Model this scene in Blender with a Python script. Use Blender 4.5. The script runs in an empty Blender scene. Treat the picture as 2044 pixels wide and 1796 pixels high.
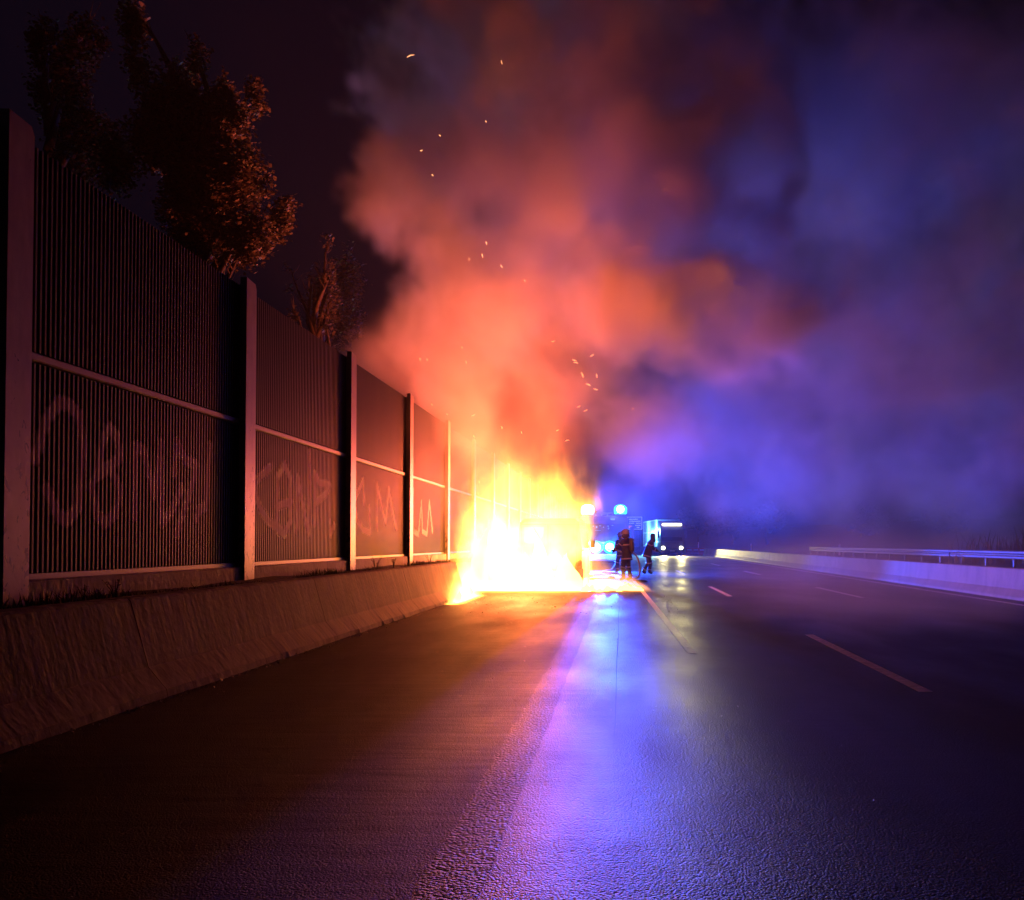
import bpy, math, random
import numpy as np
from mathutils import Vector, Matrix

S = bpy.context.scene
COL = S.collection
R = math.radians

# ------------------------------------------------------------------ camera
CAM_H = 1.4
cam_data = bpy.data.cameras.new("camera")
cam = bpy.data.objects.new("camera", cam_data)
COL.objects.link(cam)
cam.location = (0, 0, CAM_H)
PITCH = 1.2
cam.rotation_euler = (R(90 + PITCH), 0, 0)
cam_data.sensor_width = 36
cam_data.lens = 33.2
cam_data.shift_x = -(1240 - 1022) / 2044
cam_data.shift_y = (1083 - 898) / 2044 - math.tan(R(PITCH)) * 1885 / 2044
cam_data.clip_start = 0.1
cam_data.clip_end = 3000
S.camera = cam

# ------------------------------------------------------------------ night sky
world = bpy.data.worlds.new("World")
S.world = world
world.use_nodes = True
wn, wl = world.node_tree.nodes, world.node_tree.links
wn.clear()
sky = wn.new("ShaderNodeTexSky")
sky.sky_type = 'NISHITA'
sky.sun_disc = False
sky.sun_elevation = R(-3)
sky.sun_rotation = R(200)
bgn = wn.new("ShaderNodeBackground")
bgn.inputs["Strength"].default_value = 0.035
tint = wn.new("ShaderNodeMix"); tint.data_type = 'RGBA'; tint.blend_type = 'MULTIPLY'
tint.inputs["Factor"].default_value = 1.0
wl.new(sky.outputs[0], tint.inputs["A"])
tint.inputs["B"].default_value = (1.0, 0.62, 1.0, 1)
wl.new(tint.outputs["Result"], bgn.inputs["Color"])
wout = wn.new("ShaderNodeOutputWorld")
glow = wn.new("ShaderNodeBackground")      # even violet glow of the night sky
glow.inputs["Color"].default_value = (.30, .16, .85, 1); glow.inputs["Strength"].default_value = .0035
adds = wn.new("ShaderNodeAddShader")
wl.new(bgn.outputs[0], adds.inputs[0]); wl.new(glow.outputs[0], adds.inputs[1])
wl.new(adds.outputs[0], wout.inputs["Surface"])

# ------------------------------------------------------------------ exposure and render settings
S.view_settings.view_transform = 'Standard'
S.view_settings.look = 'None'
S.view_settings.exposure = 0.0
S.view_settings.gamma = 1.0
S.view_settings.use_curve_mapping = False
S.render.engine = 'CYCLES'
cy = S.cycles
cy.max_bounces = 6
cy.diffuse_bounces = 2
cy.glossy_bounces = 2
cy.transmission_bounces = 4
cy.transparent_max_bounces = 8
cy.volume_bounces = 2
cy.volume_step_rate = 3.0
cy.volume_preview_step_rate = 3.0
cy.volume_max_steps = 512
cy.sample_clamp_indirect = 0.6
cy.use_denoising = True
cy.denoiser = 'OPENIMAGEDENOISE'
cy.use_adaptive_sampling = True
cy.adaptive_threshold = 0.02
cy.caustics_reflective = False
cy.caustics_refractive = False

# lamps that belong to burning / shining things are set here
FIRE_W = 8500
FIRE_LAMPS = [  # (x, y, z), share of the power, radius, aim of a cone keeping it off the right (None: all round)
    ((-2.9, 27.0, 1.8), 0.14, 0.45, None),
    ((-3.8, 28.2, 2.2), 0.05, 0.5, (-.5, -.7, .5)),
    ((-2.4, 28.6, 3.0), 1.35, 0.7, (-.50, -.30, .81)),
    ((-2.6, 28.6, 2.9), 0.17, 0.6, None),
    ((-0.9, 28.0, 0.5), 0.012, 0.3, None),
]
FIRE_COL = (1.0, 0.122, 0.042)
BLUE_COL = (0.04, 0.055, 1.0)
BEACON_W = 14000
FLASH_W = 62000


def point_lamp(name, loc, watts, col, radius, parent=None):
    l = bpy.data.lights.new(name, 'POINT')
    l.energy = watts; l.color = col; l.shadow_soft_size = radius
    o = bpy.data.objects.new(name, l)
    o.location = loc
    COL.objects.link(o)
    if parent is not None:
        o.parent = parent
    return o


def spot_lamp(name, loc, target, watts, col, radius, angle, blend=0.6, parent=None):
    l = bpy.data.lights.new(name, 'SPOT')
    l.energy = watts; l.color = col; l.shadow_soft_size = radius
    l.spot_size = R(angle); l.spot_blend = blend
    o = bpy.data.objects.new(name, l)
    o.location = loc
    d = Vector(target) - Vector(loc)
    o.rotation_euler = d.to_track_quat('-Z', 'Y').to_euler()
    COL.objects.link(o)
    if parent is not None:
        o.parent = parent
    return o


# ================================================================== helpers
def tag(o, label=None, cat=None, group=None, kind=None):
    if label: o["label"] = label
    if cat: o["category"] = cat
    if group: o["group"] = group
    if kind: o["kind"] = kind
    return o


def empty(name, loc=(0, 0, 0), rz=0.0, label=None, cat=None, group=None):
    o = bpy.data.objects.new(name, None)
    o.location = loc
    o.rotation_euler = (0, 0, rz)
    o.empty_display_size = 0.2
    COL.objects.link(o)
    return tag(o, label, cat, group)


class MB:
    """collects geometry for one mesh"""
    def __init__(self):
        self.v = []; self.f = []; self.s = []; self.m = []
        self.mi = 0

    def add(self, vs, fs, smooth=False, M=None):
        b = len(self.v)
        if M is not None:
            vs = [tuple(M @ Vector(p)) for p in vs]
        self.v += [tuple(p) for p in vs]
        for f in fs:
            self.f.append(tuple(b + i for i in f)); self.s.append(smooth); self.m.append(self.mi)
        return self

    def box(self, c, d, rz=0.0, M=None, bev=0.0):
        x, y, z = d[0] / 2, d[1] / 2, d[2] / 2
        if bev > 0:
            b = min(bev, x * .9, y * .9, z * .9)
            ring = []
            for zz, ins in ((-z, b), (-z + b, 0), (z - b, 0), (z, b)):
                X, Y = x - ins, y - ins
                bb = b
                ring.append([(X - bb, -Y, zz), (X, -Y + bb, zz), (X, Y - bb, zz), (X - bb, Y, zz),
                             (-X + bb, Y, zz), (-X, Y - bb, zz), (-X, -Y + bb, zz), (-X + bb, -Y, zz)])
            vs = [p for r_ in ring for p in r_]
            fs = []
            for k in range(3):
                for i in range(8):
                    j = (i + 1) % 8
                    fs.append((k * 8 + i, k * 8 + j, k * 8 + 8 + j, k * 8 + 8 + i))
            fs.append(tuple(reversed(range(8)))); fs.append(tuple(range(24, 32)))
        else:
            vs = [(-x, -y, -z), (x, -y, -z), (x, y, -z), (-x, y, -z), (-x, -y, z), (x, -y, z), (x, y, z), (-x, y, z)]
            fs = [(3, 2, 1, 0), (4, 5, 6, 7), (0, 1, 5, 4), (1, 2, 6, 5), (2, 3, 7, 6), (3, 0, 4, 7)]
        T = Matrix.Translation(c) @ Matrix.Rotation(rz, 4, 'Z')
        if M is not None: T = M @ T
        return self.add(vs, fs, False, T)

    def tube(self, pts, r, n=8, cap=True, smooth=True):
        pts = [Vector(p) for p in pts]
        rs = r if isinstance(r, (list, tuple)) else [r] * len(pts)
        vs = []; fs = []
        up = None
        for i, p in enumerate(pts):
            d = (pts[min(i + 1, len(pts) - 1)] - pts[max(i - 1, 0)])
            if d.length < 1e-9: d = Vector((0, 0, 1))
            d.normalize()
            if up is None:
                up = Vector((0, 0, 1)) if abs(d.z) < .9 else Vector((1, 0, 0))
            a = d.cross(up)
            if a.length < 1e-4: a = d.cross(Vector((0, 1, 0)))
            a.normalize(); b = d.cross(a).normalized(); up = -b if False else up
            for k in range(n):
                t = 2 * math.pi * k / n
                vs.append(tuple(p + (a * math.cos(t) + b * math.sin(t)) * rs[i]))
        for i in range(len(pts) - 1):
            for k in range(n):
                j = (k + 1) % n
                fs.append((i * n + k, i * n + j, (i + 1) * n + j, (i + 1) * n + k))
        self.add(vs, fs, smooth)
        if cap:
            b = len(self.v) - len(vs)
            self.f.append(tuple(b + k for k in reversed(range(n)))); self.s.append(False); self.m.append(self.mi)
            self.f.append(tuple(b + (len(pts) - 1) * n + k for k in range(n))); self.s.append(False); self.m.append(self.mi)
        return self

    def lathe(self, prof, c=(0, 0, 0), n=16, M=None, smooth=True, sx=1, sy=1):
        vs = []; fs = []
        for r_, z in prof:
            for k in range(n):
                t = 2 * math.pi * k / n
                vs.append((r_ * math.cos(t) * sx, r_ * math.sin(t) * sy, z))
        for i in range(len(prof) - 1):
            for k in range(n):
                j = (k + 1) % n
                fs.append((i * n + k, i * n + j, (i + 1) * n + j, (i + 1) * n + k))
        fs.append(tuple(reversed(range(n)))); fs.append(tuple(range((len(prof) - 1) * n, len(prof) * n)))
        T = Matrix.Translation(c)
        if M is not None: T = T @ M
        return self.add(vs, fs, smooth, T)

    def prism(self, poly, axis, a, b):
        """poly of 2D points extruded from a to b along axis ('x': poly=(y,z); 'y': poly=(x,z); 'z': poly=(x,y))"""
        n = len(poly)
        def P(p, t):
            return {'x': (t, p[0], p[1]), 'y': (p[0], t, p[1]), 'z': (p[0], p[1], t)}[axis]
        vs = [P(p, a) for p in poly] + [P(p, b) for p in poly]
        fs = [(i, (i + 1) % n, n + (i + 1) % n, n + i) for i in range(n)] + [tuple(reversed(range(n))), tuple(range(n, 2 * n))]
        return self.add(vs, fs)

    def mesh(self, name, mats=None):
        me = bpy.data.meshes.new(name)
        me.from_pydata(self.v, [], self.f)
        me.polygons.foreach_set("use_smooth", self.s)
        if mats:
            for m_ in (mats if isinstance(mats, (list, tuple)) else [mats]): me.materials.append(m_)
            me.polygons.foreach_set("material_index", self.m)
        me.update()
        return me

    def build(self, name, mats=None, parent=None, loc=(0, 0, 0)):
        return link(name, self.mesh(name, mats), parent, loc)


def link(name, me, parent=None, loc=(0, 0, 0), rot=(0, 0, 0)):
    o = bpy.data.objects.new(name, me)
    o.location = loc; o.rotation_euler = rot
    COL.objects.link(o)
    if parent is not None: o.parent = parent
    return o


def children(o):
    return [c for c in COL.objects if c.parent == o]


def copy_tree(o, parent=None):
    c = o.copy()
    COL.objects.link(c)
    if parent is not None: c.parent = parent
    for ch in children(o):
        copy_tree(ch, c)
    return c


# pixel of the 2044-wide view of the photograph -> point on a plane at depth Y
def at(x, y, Y):
    return ((x - 1240) / 1885 * Y, Y, CAM_H + (1083 - y) / 1885 * Y)


# ================================================================== materials
def mat(name, col, rough=.6, metal=0, spec=.5, emis=None, estr=0, nscale=None, ncol=None, namt=.5, bump=None, bscale=None, bdist=.01, trans=None):
    m = bpy.data.materials.new(name)
    m.use_nodes = True
    nt = m.node_tree
    p = nt.nodes["Principled BSDF"]
    p.inputs["Base Color"].default_value = (*col, 1)
    p.inputs["Roughness"].default_value = rough
    p.inputs["Metallic"].default_value = metal
    p.inputs["Specular IOR Level"].default_value = spec
    if emis is not None:
        p.inputs["Emission Color"].default_value = (*emis, 1)
        p.inputs["Emission Strength"].default_value = estr
    if trans: p.inputs["Transmission Weight"].default_value = trans
    tc = nt.nodes.new("ShaderNodeTexCoord")
    if nscale:
        n = nt.nodes.new("ShaderNodeTexNoise")
        n.inputs["Scale"].default_value = nscale if not isinstance(nscale, tuple) else 1
        n.inputs["Detail"].default_value = 6
        if isinstance(nscale, tuple):
            mp = nt.nodes.new("ShaderNodeMapping")
            mp.inputs["Scale"].default_value = nscale
            nt.links.new(tc.outputs["Object"], mp.inputs[0]); nt.links.new(mp.outputs[0], n.inputs["Vector"])
        else:
            nt.links.new(tc.outputs["Object"], n.inputs["Vector"])
        r_ = nt.nodes.new("ShaderNodeValToRGB")
        r_.color_ramp.elements[0].position = .5 - namt / 2
        r_.color_ramp.elements[1].position = .5 + namt / 2
        r_.color_ramp.elements[0].color = (*(ncol or tuple(c * .5 for c in col)), 1)
        r_.color_ramp.elements[1].color = (*col, 1)
        nt.links.new(n.outputs["Fac"], r_.inputs[0]); nt.links.new(r_.outputs[0], p.inputs["Base Color"])
    if bump:
        n2 = nt.nodes.new("ShaderNodeTexNoise")
        n2.inputs["Scale"].default_value = bscale if not isinstance(bscale, tuple) else 1
        n2.inputs["Detail"].default_value = 5
        if isinstance(bscale, tuple):
            mp = nt.nodes.new("ShaderNodeMapping"); mp.inputs["Scale"].default_value = bscale
            nt.links.new(tc.outputs["Object"], mp.inputs[0]); nt.links.new(mp.outputs[0], n2.inputs["Vector"])
        else:
            nt.links.new(tc.outputs["Object"], n2.inputs["Vector"])
        b = nt.nodes.new("ShaderNodeBump")
        b.inputs["Strength"].default_value = bump; b.inputs["Distance"].default_value = bdist
        nt.links.new(n2.outputs["Fac"], b.inputs["Height"]); nt.links.new(b.outputs[0], p.inputs["Normal"])
    return m


def asphalt(name, base, grain, gdist, rough, ripple, spec):
    m = bpy.data.materials.new(name); m.use_nodes = True
    nt = m.node_tree; N = nt.nodes; L = nt.links
    p = N["Principled BSDF"]
    tc = N.new("ShaderNodeTexCoord")
    v = N.new("ShaderNodeTexVoronoi"); v.inputs["Scale"].default_value = grain
    wob = N.new("ShaderNodeTexNoise"); wob.inputs["Scale"].default_value = grain * .6; wob.inputs["Detail"].default_value = 3
    L.new(tc.outputs["Object"], v.inputs["Vector"]); L.new(tc.outputs["Object"], wob.inputs["Vector"])
    big = N.new("ShaderNodeTexNoise"); big.inputs["Scale"].default_value = .9; big.inputs["Detail"].default_value = 7
    mp = N.new("ShaderNodeMapping"); mp.inputs["Scale"].default_value = (.8, .25, 1)
    L.new(tc.outputs["Object"], mp.inputs[0]); L.new(mp.outputs[0], big.inputs["Vector"])
    cr = N.new("ShaderNodeValToRGB")
    cr.color_ramp.elements[0].position = .3; cr.color_ramp.elements[1].position = .7
    cr.color_ramp.elements[0].color = (*[c * .6 for c in base], 1); cr.color_ramp.elements[1].color = (*[c * 1.3 for c in base], 1)
    L.new(big.outputs["Fac"], cr.inputs[0]); L.new(cr.outputs[0], p.inputs["Base Color"])
    rr = N.new("ShaderNodeMapRange")
    rr.inputs["From Min"].default_value = .3; rr.inputs["From Max"].default_value = .7
    rr.inputs["To Min"].default_value = rough - .1; rr.inputs["To Max"].default_value = rough + .14
    L.new(big.outputs["Fac"], rr.inputs["Value"]); L.new(rr.outputs[0], p.inputs["Roughness"])
    # cross ripples left by the paver, plus the stone grain
    rp = N.new("ShaderNodeTexNoise"); rp.inputs["Scale"].default_value = 1; rp.inputs["Detail"].default_value = 4
    mp2 = N.new("ShaderNodeMapping"); mp2.inputs["Scale"].default_value = (1.1, 5.5, 1)
    L.new(tc.outputs["Object"], mp2.inputs[0]); L.new(mp2.outputs[0], rp.inputs["Vector"])
    b1 = N.new("ShaderNodeBump"); b1.inputs["Strength"].default_value = ripple; b1.inputs["Distance"].default_value = .03
    L.new(rp.outputs["Fac"], b1.inputs["Height"])
    ad = N.new("ShaderNodeMath"); ad.operation = 'ADD'
    L.new(v.outputs["Distance"], ad.inputs[0]); L.new(wob.outputs["Fac"], ad.inputs[1])
    b2 = N.new("ShaderNodeBump"); b2.inputs["Strength"].default_value = 1.0; b2.inputs["Distance"].default_value = gdist
    b2.invert = True
    L.new(ad.outputs[0], b2.inputs["Height"]); L.new(b1.outputs[0], b2.inputs["Normal"])
    sg = N.new("ShaderNodeMapRange"); sg.inputs["From Min"].default_value = .32; sg.inputs["From Max"].default_value = .68
    sg.inputs["To Min"].default_value = .45; sg.inputs["To Max"].default_value = 1.0
    L.new(big.outputs["Fac"], sg.inputs["Value"]); L.new(sg.outputs[0], b2.inputs["Strength"])
    L.new(b2.outputs[0], p.inputs["Normal"])
    p.inputs["Specular IOR Level"].default_value = spec
    return m


M_ROAD = asphalt("lane_asphalt", (.018, .018, .02), 88, .0056, .47, .2, .11)
M_SHOULDER = asphalt("shoulder_asphalt", (.011, .010, .012), 105, .0042, .56, .4, .13)
M_COARSE = asphalt("coarse_asphalt", (.015, .015, .016), 56, .009, .52, .12, .12)
M_SEAM = mat("joint_tar", (.012, .012, .013), .8, spec=.15)
M_SOIL = mat("soil", (.05, .04, .028), .95, nscale=3.0, ncol=(.02, .017, .012), bump=.8, bscale=6, bdist=.06)
M_PAINT = mat("road_paint", (.82, .80, .74), .55, nscale=9.0, ncol=(.42, .40, .38), namt=.35, bump=.4, bscale=60, bdist=.003)
M_WORN = asphalt("worn_paint", (.018, .018, .02), 88, .0056, .47, .2, .11)


N_ = M_WORN.node_tree.nodes; L_ = M_WORN.node_tree.links          # the paint has been worn away little by little towards the lay-by
p_ = N_["Principled BSDF"]; src_ = p_.inputs["Base Color"].links[0].from_socket
tc_ = N_.new("ShaderNodeTexCoord"); sp_ = N_.new("ShaderNodeSeparateXYZ"); L_.new(tc_.outputs["Object"], sp_.inputs[0])
nz_ = N_.new("ShaderNodeTexNoise"); nz_.inputs["Scale"].default_value = 14; nz_.inputs["Detail"].default_value = 6; L_.new(tc_.outputs["Object"], nz_.inputs["Vector"])
ma_ = N_.new("ShaderNodeMath"); ma_.operation = 'MULTIPLY_ADD'; ma_.inputs[1].default_value = 16
L_.new(nz_.outputs["Fac"], ma_.inputs[0]); L_.new(sp_.outputs["Y"], ma_.inputs[2])
mr_ = N_.new("ShaderNodeMapRange"); mr_.inputs["From Min"].default_value = 16; mr_.inputs["From Max"].default_value = 30
L_.new(ma_.outputs[0], mr_.inputs["Value"])
mx_ = N_.new("ShaderNodeMix"); mx_.data_type = 'RGBA'; mx_.inputs["B"].default_value = (.70, .67, .60, 1)
L_.new(mr_.outputs[0], mx_.inputs["Factor"]); L_.new(src_, mx_.inputs["A"]); L_.new(mx_.outputs["Result"], p_.inputs["Base Color"])


def concrete(name, base, dark, streak=6.0, rough=.7, bump=.5):
    m = bpy.data.materials.new(name); m.use_nodes = True
    nt = m.node_tree; N = nt.nodes; L = nt.links
    p = N["Principled BSDF"]; tc = N.new("ShaderNodeTexCoord")
    mp = N.new("ShaderNodeMapping"); mp.inputs["Scale"].default_value = (2.0, streak, .9)
    n1 = N.new("ShaderNodeTexNoise"); n1.inputs["Scale"].default_value = 1; n1.inputs["Detail"].default_value = 9; n1.inputs["Roughness"].default_value = .62
    n1.inputs["Distortion"].default_value = .6
    L.new(tc.outputs["Object"], mp.inputs[0]); L.new(mp.outputs[0], n1.inputs["Vector"])
    n2 = N.new("ShaderNodeTexNoise"); n2.inputs["Scale"].default_value = 1.3; n2.inputs["Detail"].default_value = 8
    L.new(tc.outputs["Object"], n2.inputs["Vector"])
    mx = N.new("ShaderNodeMath"); mx.operation = 'MULTIPLY_ADD'; mx.inputs[1].default_value = .55
    mul = N.new("ShaderNodeMath"); mul.operation = 'MULTIPLY'; mul.inputs[1].default_value = .45
    L.new(n2.outputs["Fac"], mul.inputs[0])
    L.new(n1.outputs["Fac"], mx.inputs[0]); L.new(mul.outputs[0], mx.inputs[2])
    cr = N.new("ShaderNodeValToRGB")
    cr.color_ramp.elements[0].position = .43; cr.color_ramp.elements[1].position = .58
    cr.color_ramp.elements[0].color = (*dark, 1); cr.color_ramp.elements[1].color = (*base, 1)
    L.new(mx.outputs[0], cr.inputs[0]); L.new(cr.outputs[0], p.inputs["Base Color"])
    p.inputs["Roughness"].default_value = rough
    n3 = N.new("ShaderNodeTexNoise"); n3.inputs["Scale"].default_value = 14; n3.inputs["Detail"].default_value = 7
    L.new(tc.outputs["Object"], n3.inputs["Vector"])
    a = N.new("ShaderNodeMath"); a.operation = 'ADD'
    L.new(n3.outputs["Fac"], a.inputs[0]); L.new(n1.outputs["Fac"], a.inputs[1])
    b = N.new("ShaderNodeBump"); b.inputs["Strength"].default_value = bump; b.inputs["Distance"].default_value = .03
    L.new(a.outputs[0], b.inputs["Height"]); L.new(b.outputs[0], p.inputs["Normal"])
    return m


M_BARRIER = concrete("stained_concrete", (.17, .12, .09), (.05, .035, .026), 8, .8, .32)
M_WALL = concrete("median_concrete", (.30, .285, .27), (.18, .175, .165), 3, .7, .3)
M_PLINTH = concrete("plinth_concrete", (.22, .20, .18), (.12, .10, .09), 2, .75, .5)


def post_material():
    """pale painted post, chips and rust-dark holes towards its foot"""
    m = concrete("post_concrete", (.36, .25, .16), (.22, .15, .10), 3, .42, .08)
    N = m.node_tree.nodes; L = m.node_tree.links; p = N["Principled BSDF"]
    tc = N.new("ShaderNodeTexCoord")
    v = N.new("ShaderNodeTexNoise"); v.inputs["Scale"].default_value = 9; v.inputs["Detail"].default_value = 3; v.inputs["Distortion"].default_value = 1
    mp = N.new("ShaderNodeMapping"); mp.inputs["Scale"].default_value = (1, 1.2, .7)
    L.new(tc.outputs["Object"], mp.inputs[0]); L.new(mp.outputs[0], v.inputs["Vector"])
    sep = N.new("ShaderNodeSeparateXYZ"); L.new(tc.outputs["Object"], sep.inputs[0])
    mr = N.new("ShaderNodeMapRange"); mr.inputs["From Min"].default_value = 3.2; mr.inputs["From Max"].default_value = 1.2
    mr.inputs["To Min"].default_value = -.12; mr.inputs["To Max"].default_value = .035
    L.new(sep.outputs["Z"], mr.inputs["Value"])
    a = N.new("ShaderNodeMath"); a.operation = 'ADD'; L.new(v.outputs["Fac"], a.inputs[0]); L.new(mr.outputs[0], a.inputs[1])
    g = N.new("ShaderNodeMapRange"); g.inputs["From Min"].default_value = .605; g.inputs["From Max"].default_value = .615
    L.new(a.outputs[0], g.inputs["Value"])
    mx = N.new("ShaderNodeMix"); mx.data_type = 'RGBA'
    src = p.inputs["Base Color"].links[0].from_socket
    L.new(g.outputs[0], mx.inputs["Factor"]); L.new(src, mx.inputs["A"]); mx.inputs["B"].default_value = (.02, .014, .012, 1)
    L.new(mx.outputs["Result"], p.inputs["Base Color"])
    return m


M_POST = post_material()


def panel_material(painted):
    m = mat("panel_painted" if painted else "panel_metal", (.036, .031, .034), .55, 0, .3, nscale=(1, 2, .6), ncol=(.028, .024, .027), namt=.5, bump=.2, bscale=20, bdist=.003)
    if painted:
        N = m.node_tree.nodes; L = m.node_tree.links; p = N["Principled BSDF"]
        at_ = N.new("ShaderNodeAttribute"); at_.attribute_name = "stroke"
        nz = N.new("ShaderNodeTexNoise"); nz.inputs["Scale"].default_value = 9; nz.inputs["Detail"].default_value = 4
        ad = N.new("ShaderNodeMath"); ad.operation = 'MULTIPLY_ADD'; ad.inputs[1].default_value = .06
        L.new(nz.outputs["Fac"], ad.inputs[0]); L.new(at_.outputs["Fac"], ad.inputs[2])
        g = N.new("ShaderNodeMapRange"); g.inputs["From Min"].default_value = .11; g.inputs["From Max"].default_value = .08
        L.new(ad.outputs[0], g.inputs["Value"])
        mul = N.new("ShaderNodeMath"); mul.operation = 'MULTIPLY'; mul.inputs[1].default_value = 1.0
        L.new(g.outputs[0], mul.inputs[0])
        mx = N.new("ShaderNodeMix"); mx.data_type = 'RGBA'
        src = p.inputs["Base Color"].links[0].from_socket
        L.new(mul.outputs[0], mx.inputs["Factor"]); L.new(src, mx.inputs["A"]); mx.inputs["B"].default_value = (.85, .72, .66, 1)
        L.new(mx.outputs["Result"], p.inputs["Base Color"])
    return m


M_PANEL = panel_material(False)
M_PANEL_P = panel_material(True)
M_RAIL = mat("rail_metal", (.2, .18, .17), .5, .2, nscale=5, ncol=(.2, .16, .14))
M_STEEL = mat("galvanised_steel", (.16, .16, .17), .6, .4, nscale=6, ncol=(.09, .09, .10))
M_WHITE = mat("white_plastic", (.75, .75, .75), .4)
M_BLACK = mat("black_plastic", (.02, .02, .022), .45)
M_RUBBER = mat("rubber", (.018, .018, .018), .8)
M_GLASS = mat("dark_glass", (.02, .025, .035), .08, 0, .8)
M_CHROME = mat("chrome", (.6, .6, .62), .2, .9)
M_BARK = mat("bark", (.09, .065, .045), .9, nscale=8, ncol=(.04, .03, .02), bump=.8, bscale=20, bdist=.02)


def leaf_mat(name, a, b, c):
    m = bpy.data.materials.new(name); m.use_nodes = True
    N = m.node_tree.nodes; L = m.node_tree.links; p = N["Principled BSDF"]
    g = N.new("ShaderNodeNewGeometry")
    cr = N.new("ShaderNodeValToRGB")
    cr.color_ramp.elements[0].color = (*a, 1); cr.color_ramp.elements[1].color = (*c, 1)
    e = cr.color_ramp.elements.new(.5); e.color = (*b, 1)
    L.new(g.outputs["Random Per Island"], cr.inputs[0]); L.new(cr.outputs[0], p.inputs["Base Color"])
    p.inputs["Roughness"].default_value = .55
    p.inputs["Subsurface Weight"].default_value = 0
    t = N.new("ShaderNodeBsdfTranslucent"); L.new(cr.outputs[0], t.inputs["Color"])
    mix = N.new("ShaderNodeMixShader"); mix.inputs[0].default_value = .3
    out = N["Material Output"]
    L.new(p.outputs[0], mix.inputs[1]); L.new(t.outputs[0], mix.inputs[2]); L.new(mix.outputs[0], out.inputs["Surface"])
    return m


M_LEAF = leaf_mat("dry_leaf", (.05, .042, .032), (.09, .075, .055), (.13, .105, .08))
M_LEAF2 = leaf_mat("dark_leaf", (.012, .014, .009), (.02, .02, .013), (.035, .03, .018))
M_GRASS = leaf_mat("dry_grass", (.06, .05, .02), (.11, .09, .04), (.16, .12, .06))
M_WEED = leaf_mat("dark_weed", (.02, .025, .012), (.035, .04, .02), (.05, .05, .025))


def emissive(name, col, strength):
    m = bpy.data.materials.new(name); m.use_nodes = True
    N = m.node_tree.nodes; L = m.node_tree.links
    N.clear()
    e = N.new("ShaderNodeEmission"); e.inputs["Color"].default_value = (*col, 1); e.inputs["Strength"].default_value = strength
    o = N.new("ShaderNodeOutputMaterial"); L.new(e.outputs[0], o.inputs["Surface"])
    return m


M_BEACON = emissive("blue_lamp_lens", (.25, .75, 1.0), 20)
M_CYAN = emissive("blue_lamp_dome_halo", (.012, .42, 1.0), 5)  # dome made oversized, its cyan imitates the bloom round the lamp
M_HEAD = emissive("headlight_lens", (1.0, .95, .55), 20)
M_SIGNLAMP = emissive("roof_sign_lamp", (1.0, .90, .50), 3)
M_CABLAMP = emissive("cab_lamp", (.35, .6, 1.0), .9)

# ================================================================== ground and road
RC = 380.0


def curve(Y):
    """how far the motorway has bent to the left at distance Y"""
    return -((Y - 80) ** 2) / (2 * RC) if Y > 80 else 0.0


def strip(name, mat_, x0, x1, y0, y1, z, step=4.0, kind='structure', parent=None, follow=True):
    ys = [y0]
    while ys[-1] < y1 - 1e-6: ys.append(min(ys[-1] + step, y1))
    f0 = x0 if callable(x0) else (lambda y: x0)
    f1 = x1 if callable(x1) else (lambda y: x1)
    mb = MB(); vs = []
    for y in ys:
        c = curve(y) if follow else 0
        vs += [(f0(y) + c, y, z), (f1(y) + c, y, z)]
    mb.add(vs, [(2 * i, 2 * i + 1, 2 * i + 3, 2 * i + 2) for i in range(len(ys) - 1)])
    o = mb.build(name, mat_, parent)
    if kind: o["kind"] = kind
    return o


mb = MB()
mb.add([(-900, -300, -.03), (900, -300, -.03), (900, 1800, -.03), (-900, 1800, -.03)], [(0, 1, 2, 3)])
tag(mb.build("ground", M_SOIL), kind='structure')
LX = lambda y: -4.35 + .009 * min(y, 24.7)           # foot of the left barrier
strip("road", M_ROAD, -.62, 9.62, -12, 300, 0.0)
strip("road_shoulder", M_SHOULDER, -5.35, -.78, -12, 130, 0.0)
strip("coarse_road_joint", M_COARSE, -.776, -.624, -12, 130, 0.0)
# the coarse strip is wider near the camera, where the shoulder layer was laid unevenly
mb = MB(); vs = []; ys = [i * .25 for i in range(-8, 90)]
rnd = random.Random(4)
for y in ys:
    w = .0 + .03 / (1 + max(y - 4, 0) * .12)
    vs += [(-.80 - w + rnd.uniform(-.014, .014), y, .001), (-.56 + rnd.uniform(-.01, .01), y, .001)]
mb.add(vs, [(2 * i, 2 * i + 1, 2 * i + 3, 2 * i + 2) for i in range(len(ys) - 1)])
tag(mb.build("rough_road_patch", M_COARSE), kind='structure')
strip("road_joint", M_SEAM, lambda y: -.052 + .004 * math.sin(y), lambda y: -.052 + .004 * math.sin(y) + .008 * min(1, max(y - 6, 0) / 6), 6, 29, .001, step=.5)
strip("shoulder_far", M_ROAD, lambda y: -12, lambda y: -.62, 130, 300, 0.0)

# lane markings
XL = lambda y: 1.13 - .019 * y


def marking(x0, x1, y0, y1, m):
    ys_ = [y0 + (y1 - y0) * k / 6 for k in range(7)]
    mb = MB(); vs = []
    for y in ys_:
        a = x0(y); b = x1(y)
        vs += [(a, y, .0005), (b, y, .0005), (a, y, .002), (b, y, .002)]
    fs = []
    for i in range(6):
        k = 4 * i
        fs += [(k + 2, k + 3, k + 7, k + 6), (k, k + 2, k + 6, k + 4), (k + 3, k + 1, k + 5, k + 7)]
    fs += [(0, 1, 3, 2), (26, 27, 25, 24)]
    mb.add(vs, fs)
    return tag(mb.build("lane_marking", m), kind='structure')


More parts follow.
